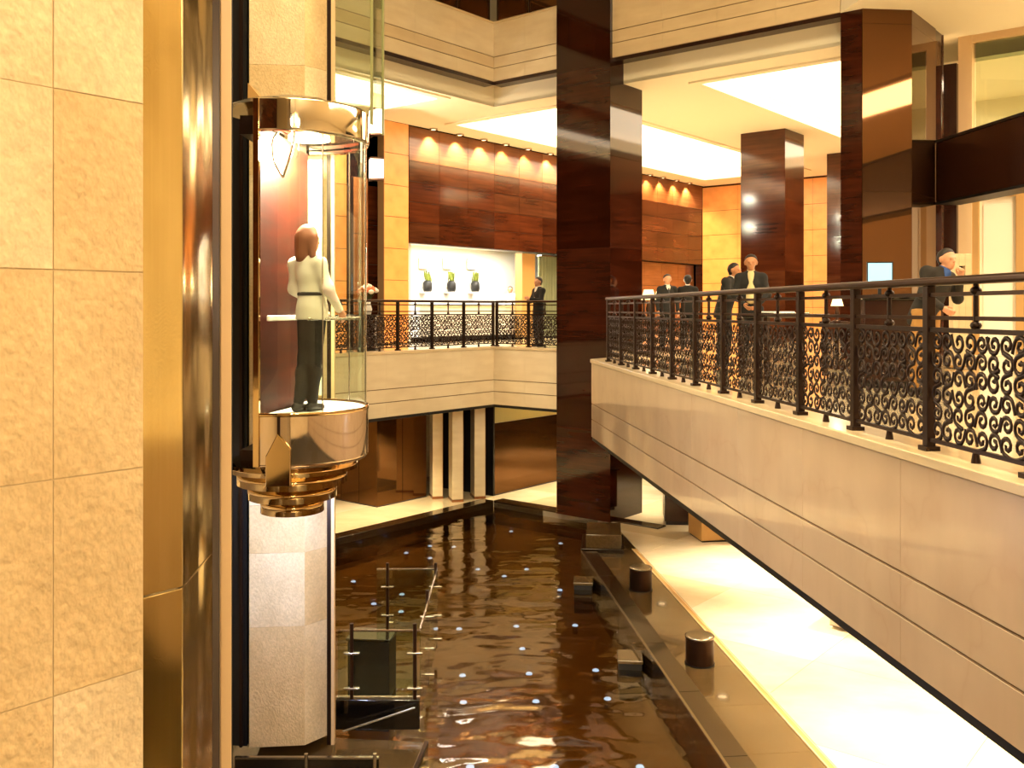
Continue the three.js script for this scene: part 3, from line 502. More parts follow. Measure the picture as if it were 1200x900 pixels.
  // handrail following the glass, and along the timber wall
  { const pts = []; for (let i = 0; i <= 20; i++) { const a = (25 + 150 * i / 20) * Math.PI / 180; pts.push([(R - 0.08) * Math.sin(a), 0.86, (R - 0.08) * Math.cos(a)]); } part('handrail', tube(pts, 0.017, 48, 8), M.steel, t); }
  { const h = part('handrail', box(0.04, 0.07, 0.84, 0.89, -1.3, -0.06, 0.01), M.white, side); }
  part('ceiling_bracket', [tube([[-0.02, 2.56, 0.5], [-0.06, 2.5, 0.5], [-0.05, 2.3, 0.5], [0.03, 2.15, 0.5]], 0.012, 20), tube([[0.14, 2.56, 0.5], [0.11, 2.4, 0.5], [0.03, 2.15, 0.5]], 0.012, 20)], M.steel, t);
  // added lamp under the car, put in to tint the tower cool
  part('added_cool_light', cyl(0, -1.02, -1.0, 0.0, 0.1, 0.1, 20), std({ color: 0xdfe6ff, emissive: 0xd4deff, emissiveIntensity: 4 }), t);
  const ul = new THREE.PointLight(COOL, G.under, 0, 2); ul.position.set(CAR[0], fl - 1.06, -CAR[1]); ul.castShadow = true; ul.shadow.radius = 4; scene.add(ul);
}

// ================================================================== POND
{
  const far = 0.0;
  struct('floor', prism([uv(18.1, 15.4), uv(18.1, 9.9), sw(3.5, 17.4), sw(3.5, 1.0), [-3.25, 1.1], [-5, 18.4]], -0.75, -0.55), M.pondBed, 'brown bed of the shallow pond', 'pond bed');
  const w = part('pond_water', prism([add2(C, neg(U), 0.02), uv(17.9, 9.9), sw(3.35, 17.36), sw(3.35, 1.2), [-3.1, 1.2], [-4.85, 18.2]], -0.131, -0.13), M.water, scene); tag(w, 'dark rippled water of the indoor pond', 'water'); w.userData.kind = 'stuff';
  const curb = (p0, p1, lab, wd, y1, mat, seg) => { const L = dist(p0, p1), n = Math.round(L / seg), t = structG('trim', lab, 'kerb', p0, 0, yaw(p0, p1)); t.name = numbered('trim_2'); for (let i = 0; i < n; i++) part('granite_block', box(L * i / n + 0.002, L * (i + 1) / n - 0.002, -0.6, y1, -wd, 0, 0.008), mat, t); return t; };
  curb(uv(5, 15.3), C, 'dark granite kerb along the far left edge of the pond', 0.35, 0.03, M.graniteDark, 1.4);
  curb(C, uv(17.97, 10.6), 'dark granite kerb along the far right edge of the pond', 0.35, 0.03, M.graniteDark, 1.4);
  const k = curb(sw(3.12, 17.9), sw(3.12, 1.2), 'raised dark granite kerb along the walkway side of the pond', 0.3, 0.16, M.graniteDark, 1.7);
  part('metal_edge', box(0, 16.6, 0.155, 0.175, -0.02, 0.012), M.steel, k);
  // walkway of polished dark granite
  const wk = structG('floor', 'polished dark granite walkway between pond kerb and cream floor', 'walkway', sw(3.42, 18.6), 0, yaw(sw(3.42, 18.6), sw(3.42, 1)));
  wk.name = numbered('floor'); const n = 14, L = 17.4; for (let i = 0; i < n; i++) part('granite_slab', box(L * i / n + 0.002, L * (i + 1) / n - 0.002, -0.05, 0.0, -0.84, 0), M.granite, wk);
  part('brass_strip', [box(0, L, -0.04, 0.012, -0.86, -0.842), box(0, L, -0.04, 0.012, -0.93, -0.915)], M.jamb, wk); part('joint_strip', box(0, L, -0.04, 0.004, -0.915, -0.86), M.tan, wk);
  // underwater lights
  const px = [[599, 620], [612, 610], [532, 638], [476, 645], [504, 637], [504, 651], [560, 664], [591, 672], [617, 664], [657, 634], [656, 688], [414, 678], [438, 704], [471, 693], [470, 713], [502, 702], [538, 733], [605, 730], [674, 729], [612, 756], [542, 787], [620, 785], [698, 781], [543, 818], [628, 817], [712, 814], [551, 893], [650, 893], [750, 893]];
  px.forEach(([x, y]) => { const d = (EYE + 0.36) * F / (y - HZ), t = thing('pond_light', 'small round bluish white underwater light', 'light', onPx(x, d), -0.55, 0, 'underwater lights in the pond'); part('light_lens', sph(0, 0.13, 0, 0.05, 1, 0.55, 1, 12), M.poolGlow, t); part('housing', cyl(0, 0, 0.13, 0, 0.04, 0.05, 12), M.steel, t); });
  // bollards on the walkway
  [[12.5, 'bronze cylinder bollard standing alone on the granite walkway'], [15.9, 'bronze cylinder bollard near the plinth of the big column']].forEach(([d, lab]) => { const t = thing('bollard', lab, 'bollard', sw(3.80, d), 0); part('body', cyl(0, 0.02, 0.36, 0, 0.19, 0.19, 32), M.bronze, t); part('cap', lathe([[0, 0.4], [0.17, 0.4], [0.195, 0.385], [0.195, 0.36], [0, 0.36]], 32), M.steel, t); part('foot', cyl(0, 0, 0.02, 0, 0.2, 0.2, 32), M.black, t); });
  [[12.9, 'dark square spout box at the kerb opposite the lone bollard'], [16.6, 'dark square spout box at the kerb near the big column']].forEach(([d, lab]) => { const t = thing('spout_box', lab, 'box', sw(2.93, d), -0.55, PH); part('body', box(-0.16, 0.16, 0, 0.5, -0.2, 0.2, 0.01), M.black, t); part('lid', box(-0.175, 0.175, 0.5, 0.55, -0.215, 0.215, 0.012), M.granite, t); });
  // plinth under the big column
  const pl = thing('column_plinth', 'low polished granite plinth in front of the big column', 'plinth', sw(3.62, 19.0), 0, PH); part('body', box(-0.2, 0.5, 0, 0.34, -0.55, 0.55, 0.02), M.granite, pl); part('step', box(-0.3, 0.55, 0, 0.08, -0.6, 0.65, 0.01), M.graniteDark, pl);
}

// ================================================================== LOWER HALL
{ // cream floor slabs clipped at the walkway line
  const t = structG('floor', 'bright polished cream marble floor of the lower hall', 'floor'); let k = 0;
  const clip = (poly, f) => { const out = []; poly.forEach((p, i) => { const q = poly[(i + 1) % poly.length], a = f(p), b = f(q); if (a >= 0) out.push(p); if (a * b < 0) { const s = a / (a - b); out.push([p[0] + (q[0] - p[0]) * s, p[1] + (q[1] - p[1]) * s]); } }); return out; };
  const sOf = (p) => p[0] * S[0] + p[1] * S[1] - 4.37;
  const TS = 2.4;
  for (let i = -1; i < 15; i++) for (let j = -6; j < 8; j++) {
    const u0 = i * TS + 0.6, v0 = j * TS + 0.2, g = 0.003; let poly = [uv(u0 + g, v0 + g), uv(u0 + TS - g, v0 + g), uv(u0 + TS - g, v0 + TS - g), uv(u0 + g, v0 + TS - g)];
    if (v0 + TS > 19 || u0 + TS > 35.9 || u0 < -5.9) continue;
    if (u0 + TS < 18.5 || v0 < 10) poly = clip(poly, sOf); else if (v0 < 15.4 && u0 < 18.2) poly = clip(poly, (p) => toUV(p)[0] - 18.35);
    if (poly.length < 3 || v0 + TS > 15.5 && u0 < 15) continue;
    part('floor_slab' + (k ? '_' + String(k).padStart(3, '0') : ''), prism(poly, -0.02, 0.0), H(i, j, 5) > 0.5 ? M.floor : M.floor2, t); k++;
  }
  // floor behind the far pond edges
  const lf = structG('floor', 'cream stone floor strip behind the far pond kerb', 'floor'); let m = 0;
  for (let i = 0; i < 9; i++) for (let j = 0; j < 2; j++) { const u0 = 5 + i * 1.5, v0 = 15.68 + j * 1.6; part('floor_slab', prism([uv(u0, v0), uv(u0 + 1.497, v0), uv(u0 + 1.497, v0 + 1.597), uv(u0, v0 + 1.597)], -0.02, 0.001), m++ % 2 ? M.floor : M.floor2, lf); }
  // dark mirror shopfronts
  const cA = onPx(442, 22.9), cL = along(cA, V, 380), c1 = along(cA, U, 500);
  const glassWall = (nm, lab, p0, p1, n) => { const L = dist(p0, p1), g = structG(nm, lab, 'wall', p0, 0, yaw(p0, p1)); for (let i = 0; i < n; i++) part('mirror_pane', box(L * i / n + 0.006, L * (i + 1) / n - 0.006, 0.02, 2.36, -0.05, 0, 0.004), M.darkGlass, g); part('frame', [box(0, L, 0, 0.02, -0.07, 0.01), box(0, L, 2.33, 2.37, -0.07, 0.01)], M.black, g); return g; };
  glassWall('wall_shopfront', 'dark mirror glass wall under the far balcony left of the cream fins', cA, c1, 2);
  glassWall('wall_shopfront', 'dark mirror glass return under the far balcony behind the lift', cL, cA, 3);
  const d0 = onPx(577, 24.3), d1 = along(d0, U, 690);
  const gw = structG('window_2', 'shop window with glowing upper strip under the far balcony', 'window', d0, 0, yaw(d0, d1)), gl = dist(d0, d1);
  part('glass_pane', box(0.06, gl, 0.02, 1.85, -0.04, 0), M.darkGlass, gw); part('glass_strip', box(0.06, gl, 1.87, 2.33, -0.04, 0), phy({ color: 0xd6cc94, roughness: 0.15, clearcoat: 0.5 }), gw);
  part('window_frame', [box(0, 0.06, 0, 2.37, -0.1, 0.03), box(0, gl, 2.33, 2.37, -0.06, 0.02), box(0, gl, 0, 0.02, -0.06, 0.02)], M.black, gw);
  struct('wall_return', prism([add2(d0, V, 0.02), d0, add2(d0, U, 0.06), add2(add2(d0, U, 0.06), V, 2.0), add2(d0, V, 2.0)], 0, Y.soffit), M.black, 'black return wall beside the shop window', 'wall');
  [[507, 523, 23.9], [530, 547, 23.5], [556, 573, 23.9]].forEach(([a, b, d], i) => { const p = onPx(a, d), q = onPx(b - 4, d), f = thing('cream_fin', ['upright cream fin beside the dark mirror wall', 'middle upright cream fin standing a little forward', 'upright cream fin beside the shop window'][i], 'fin', p, 0, yaw(p, q) + 0.25, 'cream fins under the far balcony'); const w = dist(p, q); part('panel', box(0, w, 0.06, 2.36, -0.5, 0, 0.01), M.cream, f); part('plinth', box(-0.01, w + 0.01, 0, 0.06, -0.52, 0.02, 0.005), M.brownSatin[0], f); part('side_strip', box(w, w + 0.012, 0.06, 2.36, -0.48, -0.02), M.brownSatin[0], f); });
  // things under the diagonal balcony
  const db = thing('dark_counter', 'dark counter block under the balcony near the big column', 'counter', onPx(797, 21.2), 0, PH); part('body', box(-0.35, 0.9, 0.08, 0.95, -0.6, 0.2, 0.01), M.darkWood, db); part('counter_top', box(-0.4, 0.95, 0.95, 1.0, -0.65, 0.25, 0.01), M.black, db); part('plinth', box(-0.32, 0.87, 0, 0.08, -0.55, 0.17), M.black, db);
  const tb = thing('tan_bench', 'tan timber bench block on the bright floor under the balcony', 'bench', onPx(838, 19.9), 0, PH + 0.25); part('body', box(-0.45, 0.8, 0.03, 0.7, -0.4, 0.4, 0.02), M.tan, tb); part('seat_top', box(-0.47, 0.82, 0.7, 0.76, -0.42, 0.42, 0.015), M.cream, tb); part('foot', box(-0.42, 0.77, 0, 0.03, -0.37, 0.37), M.black, tb);
  const pd = thing('stone_pedestal', 'grey stone block pedestal on the cream floor under the balcony', 'pedestal', onPx(1022, 14.2), 0, Math.PI / 2 - A); part('body', box(-0.4, 0.5, 0.05, 0.8, -0.5, 0.5, 0.02), M.cream, pd); part('mirror_band', [box(-0.42, 0.52, 0, 0.3, 0.5, 0.52), box(0.5, 0.52, 0.0, 0.3, -0.5, 0.5)], M.darkGlass, pd);
  // recessed spots over the cream floor
  [[4.9, 9.5, 1], [5.3, 13.5, 1], [5.6, 17, 1], [7.5, 11.5, 1], [7.8, 15, 1], [5.2, 6.5, 0.8], [7.4, 19.5, 0.9], [8.0, 8, 0.8], [6.2, 8, 1], [6.6, 10.2, 1], [4.75, 11.5, 0.7], [6.9, 13.6, 1], [6.8, 16.5, 1], [9.5, 17.5, 1], [8.2, 22, 1], [5.6, 4.5, 1], [5.9, 22.5, 1], [5.2, 25.5, 1.2], [8.5, 26, 1.2], [6.5, 29, 1.2]].forEach(([s, w, k]) => {
    const p = sw(s, w), t = thing('downlight', 'recessed downlight in the soffit over the cream floor', 'downlight', p, Y.soffit - 0.03, 0, 'soffit downlights over the cream floor');
    part('trim_ring', lathe([[0.09, 0.05], [0.13, 0.05], [0.13, 0.0], [0.09, 0.0], [0.09, 0.05]], 20), M.steel, t); part('light_lens', cyl(0, 0.02, 0.045, 0, 0.088, 0.088, 20), M.lampGlow, t);
    spot(p[0], Y.soffit - 0.04, -p[1], WARM.clone().lerp(PALE, 0.6), G.lower * k, 0.85, [p[0], 0, -p[1] + 0.001], 0.8);
  });
  [[9.5, 16.6], [12.5, 16.6], [15.5, 16.4], [19.5, 14.6]].forEach(([u, v]) => {
    const p = uv(u, v), t = thing('downlight', 'recessed downlight in the soffit behind the far pond kerb', 'downlight', p, Y.soffit - 0.03, 0, 'soffit downlights behind the far kerb');
    part('trim_ring', lathe([[0.09, 0.05], [0.13, 0.05], [0.13, 0.0], [0.09, 0.0], [0.09, 0.05]], 20), M.steel, t); part('light_lens', cyl(0, 0.02, 0.045, 0, 0.088, 0.088, 20), M.lampGlow, t);
    spot(p[0], Y.soffit - 0.04, -p[1], WARM, 55, 0.95, [p[0], 0, -p[1] + 0.001], 0.8);
  });
}
{ // glass enclosure beside the lift tower
  const y0 = -0.13;
  const pf = thing('pit_platform', 'tan stone platform at the foot of the lift tower', 'platform', onPx(435, 10.4), y0 - 0.42, PH); part('slab', box(-1.7, 0.52, 0, 0.44, -0.4, 1.9, 0.01), M.granite, pf); part('edge', box(0.52, 0.56, 0, 0.45, -0.4, 1.9), M.bronze, pf);
  const front = onPx(393, 10.75), fr = onPx(492, 10.75);
  const enc = thing('glass_enclosure', 'glass balustrade enclosure with steel posts beside the lift tower', 'balustrade', front, 0.02, yaw(front, fr)), w = dist(front, fr);
  part('plinth', box(0, w, 0, 0.34, -0.1, 0, 0.01), M.blackGloss, enc);
  part('glass_pane', box(0.02, w - 0.04, 0.36, 1.1, -0.06, -0.048), M.glass, enc); part('top_rail', [box(0, w, 1.1, 1.12, -0.065, -0.043), box(0, w, 0.34, 0.36, -0.08, -0.03)], M.steel, enc);
  part('glass_pane', box(w - 0.012, w, 0.1, 1.1, -2.6, -0.1), M.glass, enc); part('top_rail', box(w - 0.016, w + 0.004, 1.1, 1.12, -2.6, -0.1), M.steel, enc);
  part('glass_pane', box(0.1, w - 0.02, 0.1, 1.1, -2.61, -2.6), M.glass, enc); part('top_rail', box(0.1, w, 1.1, 1.12, -2.62, -2.59), M.steel, enc);
  for (const [x, z] of [[0.18, -0.03], [w - 0.06, -0.03], [w - 0.03, -1.3], [w - 0.03, -2.6], [0.25, -2.6]]) { const p = part('post', cyl(x, 0, 1.2, z, 0.022, 0.022, 12), M.bronze, enc); for (const cy of [0.12, 0.45, 0.85]) part('clamp', box(x - 0.09, x + 0.09, cy, cy + 0.025, z - 0.02, z + 0.03, 0.008), M.steel, p); }
  part('tie_rod', bar([0.1, -0.02 + 0.05, 0.1], [w - 0.05, 0.28, 0.06], 0.012), M.steel, enc);
  const eb = thing('equipment_box', 'matt black equipment box behind the glass enclosure', 'box', onPx(434, 12.1), -0.55, PH); part('body', box(-0.27, 0.27, 0, 1.14, -0.3, 0.1, 0.012), M.black, eb); part('lid', box(-0.29, 0.29, 1.14, 1.17, -0.32, 0.12, 0.01), M.blackGloss, eb);
  const lp = onPx(275, 10.05), lr = onPx(444, 10.05), lo = thing('low_glass_fence', 'low dark glass fence in front of the lift tower foot', 'fence', lp, -0.105, yaw(lp, lr)), lw = dist(lp, lr);
  part('glass_pane', box(0, lw, 0.0, 0.13, -0.02, 0), M.blackGloss, lo); part('top_rail', box(0, lw, 0.13, 0.15, -0.03, 0.01), M.steel, lo); for (const x of [lw - 0.04, lw * 0.5]) part('post', cyl(x, 0, 0.2, 0.03, 0.02), M.steel, lo);
}

// ================================================================== PEOPLE
// smooth union of tapered capsules meshed with surface nets
const sub = (a, b) => [a[0] - b[0], a[1] - b[1], a[2] - b[2]], dot = (a, b) => a[0] * b[0] + a[1] * b[1] + a[2] * b[2];
const lerp3 = (a, b, t) => [a[0] + (b[0] - a[0]) * t, a[1] + (b[1] - a[1]) * t, a[2] + (b[2] - a[2]) * t];
function field(prims, k) {
  const P = prims.map(([a, b, ra, rb, fl]) => { const d = sub(b, a); return { a, d, l: Math.max(1e-9, dot(d, d)), ra, rb, fl }; });
  return (x, y, z) => { let r = 1e3; for (const q of P) {
    const px = x - q.a[0], py = y - q.a[1], pz = z - q.a[2], t = Math.max(0, Math.min(1, (px * q.d[0] + py * q.d[1] + pz * q.d[2]) / q.l));
    const ex = px - t * q.d[0], ey = py - t * q.d[1], ez = (pz - t * q.d[2]) * (q.fl || 1);
    const d = Math.sqrt(ex * ex + ey * ey + ez * ez) - (q.ra + (q.rb - q.ra) * t); const h = Math.max(k - Math.abs(r - d), 0) / k; r = Math.min(r, d) - h * h * k * 0.25; } return r; };
}
function mesh(f, lo, hi, c) {
  const n = [0, 1, 2].map((i) => Math.ceil((hi[i] - lo[i]) / c) + 1), idx = (i, j, k) => (k * n[1] + j) * n[0] + i, val = new Float32Array(n[0] * n[1] * n[2]);
  for (let k = 0; k < n[2]; k++) for (let j = 0; j < n[1]; j++) for (let i = 0; i < n[0]; i++) val[idx(i, j, k)] = f(lo[0] + i * c, lo[1] + j * c, lo[2] + k * c);
  const vid = new Int32Array(val.length).fill(-1), pos = [], ind = [];
  for (let k = 0; k < n[2] - 1; k++) for (let j = 0; j < n[1] - 1; j++) for (let i = 0; i < n[0] - 1; i++) {
    let sx = 0, sy = 0, sz = 0, m = 0, s = 0; const v = (a, b, d) => val[idx(i + a, j + b, k + d)];
    for (let q = 0; q < 8; q++) if (v(q & 1, q >> 1 & 1, q >> 2) < 0) s++;
    if (s === 0 || s === 8) continue;
    const E = [[0, 0, 0, 1, 0, 0], [0, 1, 0, 1, 1, 0], [0, 0, 1, 1, 0, 1], [0, 1, 1, 1, 1, 1], [0, 0, 0, 0, 1, 0], [1, 0, 0, 1, 1, 0], [0, 0, 1, 0, 1, 1], [1, 0, 1, 1, 1, 1], [0, 0, 0, 0, 0, 1], [1, 0, 0, 1, 0, 1], [0, 1, 0, 0, 1, 1], [1, 1, 0, 1, 1, 1]];
    for (const e of E) { const a = v(e[0], e[1], e[2]), b = v(e[3], e[4], e[5]); if ((a < 0) !== (b < 0)) { const t = a / (a - b); sx += e[0] + (e[3] - e[0]) * t; sy += e[1] + (e[4] - e[1]) * t; sz += e[2] + (e[5] - e[2]) * t; m++; } }
    vid[idx(i, j, k)] = pos.length / 3; pos.push(lo[0] + (i + sx / m) * c, lo[1] + (j + sy / m) * c, lo[2] + (k + sz / m) * c);
  }
  const quad = (a, b, d, e, fl) => { if (a < 0 || b < 0 || d < 0 || e < 0) return; if (fl) ind.push(a, b, d, a, d, e); else ind.push(a, d, b, a, e, d); };
  for (let k = 1; k < n[2] - 1; k++) for (let j = 1; j < n[1] - 1; j++) for (let i = 1; i < n[0] - 1; i++) {
    const a = val[idx(i, j, k)] < 0;
    if (a !== (val[idx(i + 1, j, k)] < 0)) quad(vid[idx(i, j - 1, k - 1)], vid[idx(i, j, k - 1)], vid[idx(i, j, k)], vid[idx(i, j - 1, k)], a);
    if (a !== (val[idx(i, j + 1, k)] < 0)) quad(vid[idx(i - 1, j, k - 1)], vid[idx(i - 1, j, k)], vid[idx(i, j, k)], vid[idx(i, j, k - 1)], a);
    if (a !== (val[idx(i, j, k + 1)] < 0)) quad(vid[idx(i - 1, j - 1, k)], vid[idx(i, j - 1, k)], vid[idx(i, j, k)], vid[idx(i - 1, j, k)], a);
  }
  const g = new THREE.BufferGeometry(); g.setAttribute('position', new THREE.Float32BufferAttribute(pos, 3)); g.setIndex(ind); g.computeVertexNormals(); g.setAttribute('uv', new THREE.Float32BufferAttribute(new Float32Array(pos.length / 3 * 2), 2)); return g;
}
function bounds(prims, pad) { const lo = [9, 9, 9], hi = [-9, -9, -9]; for (const [a, b, ra, rb] of prims) for (let i = 0; i < 3; i++) { lo[i] = Math.min(lo[i], a[i] - ra - pad, b[i] - rb - pad); hi[i] = Math.max(hi[i], a[i] + ra + pad, b[i] + rb + pad); } return [lo, hi]; }
function blob(prims, k, c, cut) { const f = field(prims, k), [lo, hi] = bounds(prims, k * 0.3 + 2 * c); return mesh(cut ? (x, y, z) => Math.max(f(x, y, z), cut(x, y, z)) : f, lo, hi, c); }
// a hand in its own frame: wrist at the origin, fingers towards -y, thumb towards +x, palm facing +z
function handGeo(curl) {
  const pr = [[[0, 0, 0], [0, -0.03, 0], 0.024, 0.026, 1.5], [[-0.018, -0.03, 0], [-0.024, -0.085, 0.002], 0.017, 0.014, 1.2], [[0.014, -0.03, 0], [0.02, -0.085, 0.002], 0.018, 0.015, 1.2], [[0, -0.03, 0], [0, -0.088, 0.002], 0.02, 0.016, 1.3]];
  [[0.026, 0.068], [0.009, 0.076], [-0.009, 0.07], [-0.026, 0.055]].forEach(([x, l]) => { let p = [x, -0.086, 0.002], a = curl * 0.6; for (const s of [0.45, 0.3, 0.25]) { const q = [p[0] + (x > 0 ? 0.04 : -0.04) * s * l, p[1] - Math.cos(a) * s * l, p[2] + Math.sin(a) * s * l]; pr.push([p, q, 0.0088, 0.0078]); p = q; a += curl; } });
  pr.push([[0.016, -0.02, 0.008], [0.042, -0.052, 0.018], 0.013, 0.0105], [[0.042, -0.052, 0.018], [0.05, -0.085, 0.026], 0.0102, 0.0085]);
  return blob(pr, 0.008, 0.0042);
}
const HANDS = [handGeo(0.35), handGeo(0.75)];
function placeHand(elbow, wrist, side, curl, palm) {
  const g = HANDS[curl].clone(); if (side < 0) { g.scale(-1, 1, 1); const ix = g.index.array; for (let i = 0; i < ix.length; i += 3) { const t = ix[i]; ix[i] = ix[i + 1]; ix[i + 1] = t; } }
  const y = new THREE.Vector3(...sub(elbow, wrist)).normalize(), z0 = new THREE.Vector3(...palm), x = y.clone().cross(z0).normalize(), z = x.clone().cross(y); g.applyMatrix4(new THREE.Matrix4().makeBasis(x, y, z)); g.translate(...wrist); g.computeVertexNormals(); return g;
}
const mats = {}; const cloth = (hex, r = 0.85) => mats[hex] || (mats[hex] = std({ color: hex, roughness: r }));
const SKIN = std({ color: 0xc98f6c, roughness: 0.55 }), SKIN2 = std({ color: 0xb07850, roughness: 0.55 });
// local frame: feet on y = 0, facing +z, the figure's left is +x
function person(label, pos, y, rot, o) {
  const t = thing('person', label, 'person', pos, y, rot), hgt = (o.h || 1.75) / 1.75, c = o.cell || 0.016, fem = o.female ? 1 : 0;
  const J = Object.assign({ pelvis: [0, 0.96, 0], chest: [0, 1.30, 0.0], neck: [0, 1.47, -0.01], head: [0, 1.62, 0.02], sl: [0.168 - 0.015 * fem, 1.40, -0.01], sr: [-0.168 + 0.015 * fem, 1.40, -0.01], el: [0.24, 1.15, -0.03], er: [-0.24, 1.15, -0.03], wl: [0.24, 0.91, 0.06], wr: [-0.24, 0.91, 0.06], hl: [0.09, 0.93, 0], hr: [-0.09, 0.93, 0], kl: [0.1, 0.51, 0.02], kr: [-0.1, 0.51, 0.02], al: [0.11, 0.09, -0.02], ar: [-0.11, 0.09, -0.02] }, o.J || {});
  for (const k in J) J[k] = J[k].map((v) => v * hgt);
  const sc = (r) => r * hgt, hd = J.head, fw = o.face || [0, 0, 1], rt = [fw[2], 0, -fw[0]];   // where the face points
  const off = (p, f, u, s) => [p[0] + (fw[0] * f + rt[0] * s) * hgt, p[1] + u * hgt, p[2] + (fw[2] * f + rt[2] * s) * hgt];
  const arm = (s, e, w, x) => [[s, e, sc(0.05) + x, sc(0.041) + x], [e, w, sc(0.04) + x, sc(0.028) + x]];
  const leg = (h, k, a, x) => [[h, k, sc(0.083) + x, sc(0.057) + x], [k, lerp3(k, a, 0.35), sc(0.055) + x, sc(0.056) + x], [lerp3(k, a, 0.35), a, sc(0.055) + x, sc(0.036) + x]];
  const waist = lerp3(J.pelvis, J.chest, 0.45);
  const torso = (x) => [[J.sl, lerp3(J.chest, J.neck, 0.82), sc(0.054) + x, sc(0.05) + x], [J.sr, lerp3(J.chest, J.neck, 0.82), sc(0.054) + x, sc(0.05) + x], [J.chest, lerp3(J.chest, J.neck, 0.55), sc(fem ? 0.118 : 0.135) + x, sc(0.1) + x, 1.25], [waist, J.chest, sc(fem ? 0.105 : 0.125) + x, sc(fem ? 0.122 : 0.14) + x, 1.25], [J.pelvis, waist, sc(0.13) + x, sc(fem ? 0.108 : 0.125) + x, 1.2]];
  const headP = [[off(hd, -0.012, 0.035, 0), off(hd, -0.022, 0.03, 0), sc(0.088), sc(0.088)], [off(hd, 0.028, -0.03, 0), off(hd, 0.045, -0.075, 0), sc(0.062), sc(0.038)], [off(hd, 0.088, 0.0, 0), off(hd, 0.102, -0.022, 0), sc(0.009), sc(0.013)], [off(hd, 0.078, 0.02, 0.03), off(hd, 0.078, 0.02, -0.03), sc(0.012), sc(0.012)], [off(hd, 0.076, -0.052, 0.016), off(hd, 0.076, -0.052, -0.016), sc(0.011), sc(0.011)], [off(hd, -0.01, 0.01, 0.086), off(hd, -0.015, -0.02, 0.084), sc(0.016), sc(0.012)], [off(hd, -0.01, 0.01, -0.086), off(hd, -0.015, -0.02, -0.084), sc(0.016), sc(0.012)], [J.neck, off(hd, -0.015, -0.05, 0), sc(0.056), sc(0.052)], [lerp3(J.chest, J.neck, 0.8), J.neck, sc(0.06), sc(0.057)]];
  const bodyP = [...torso(-0.012), ...arm(J.sl, J.el, J.wl, -0.004), ...arm(J.sr, J.er, J.wr, -0.004), ...leg(J.hl, J.kl, J.al, -0.006), ...leg(J.hr, J.kr, J.ar, -0.006), [lerp3(J.chest, J.neck, 0.6), J.neck, sc(0.06), sc(0.057)]];
  const footP = (a, d) => { const f = d || [0, 0, 1]; return [[[a[0] - f[0] * 0.04, sc(0.045), a[2] - f[2] * 0.04], [a[0] + f[0] * 0.12, sc(0.034), a[2] + f[2] * 0.12], sc(0.043), sc(0.033)], [a, [a[0], sc(0.06), a[2]], sc(0.036), sc(0.042)]]; };
  const geo = [blob(bodyP, 0.045, c), blob(headP, 0.024, Math.min(c, 0.009)), placeHand(J.el, J.wl, 1, o.curl || 0, o.palmL || [-1, 0, 0.2]), placeHand(J.er, J.wr, -1, o.curl || 0, o.palmR || [1, 0, 0.2])];
  part('body', geo, o.skin || SKIN, t);
  const y0t = J.pelvis[1] - (o.jacket ? 0.16 : 0.09), sleeve = 0.96;
  const topP = [...torso(0.014), ...arm(J.sl, J.el, lerp3(J.el, J.wl, sleeve), 0.011), ...arm(J.sr, J.er, lerp3(J.er, J.wr, sleeve), 0.011)];
  if (!o.jacket) topP.push([[J.pelvis[0], J.pelvis[1] - 0.08, J.pelvis[2]], J.pelvis, sc(0.158), sc(0.148), 1.08]);
  if (o.jacket) topP.push([lerp3(J.pelvis, J.chest, -0.35), waist, sc(0.155), sc(0.14), 1.2]);
  part(o.jacket ? 'jacket' : 'shirt', blob(topP, 0.05, c, (x, yy, z) => y0t - yy), cloth(o.top), t);
  if (o.jacket && o.shirt) { const s0 = lerp3(J.chest, J.neck, 0.85), s1 = lerp3(J.chest, J.neck, o.open ? -1.3 : -0.35), wd = o.open ? 0.075 : 0.048; part('shirt', blob([[[s0[0], s0[1], s0[2] + 0.06], [s1[0], s1[1], s1[2] + sc(o.open ? 0.094 : 0.075)], sc(0.055), sc(wd)], [[J.neck[0], J.neck[1] - 0.01, J.neck[2] + 0.01], lerp3(J.neck, J.head, 0.15), sc(0.066), sc(0.062)]], 0.02, Math.min(c, 0.012)), cloth(o.shirt), t); if (o.tie) part('tie', bar([s0[0], s0[1] - 0.02, s0[2] + 0.118], [s1[0], s1[1], s1[2] + sc(0.13)], 0.018), cloth(o.tie), t); }
  part('trousers', blob([[J.pelvis, lerp3(J.pelvis, waist, 0.1), sc(0.13), sc(0.12), 1.2], ...leg(J.hl, J.kl, J.al, 0.014), ...leg(J.hr, J.kr, J.ar, 0.014)], 0.04, c, (x, yy) => Math.max(0.07 - yy, yy - J.pelvis[1] - 0.02)), cloth(o.legs), t);
  for (const a of [J.al, J.ar]) part('shoe', blob(footP(a, o.toe), 0.02, 0.011, (x, yy) => 0.004 - yy), cloth(o.shoes || 0x15100d, 0.4), t);
  const hairP = o.long ? [[off(hd, -0.022, 0.045, 0), off(hd, -0.03, 0.03, 0), sc(0.106), sc(0.108)], [off(hd, -0.05, 0.0, 0), off(hd, -0.07, -0.15, 0.01), sc(0.095), sc(0.07)], [off(hd, -0.02, 0.02, 0.085), off(hd, -0.03, -0.17, 0.1), sc(0.05), sc(0.03)], [off(hd, -0.02, 0.02, -0.085), off(hd, -0.03, -0.15, -0.1), sc(0.05), sc(0.03)], [off(hd, -0.07, -0.05, 0.05), off(hd, -0.08, -0.2, 0.06), sc(0.05), sc(0.02)]] : [[off(hd, -0.016, 0.042, 0), off(hd, -0.03, 0.032, 0), sc(0.092), sc(0.093)], [off(hd, -0.045, 0.0, 0), off(hd, -0.05, -0.045, 0), sc(0.075), sc(0.055)]];
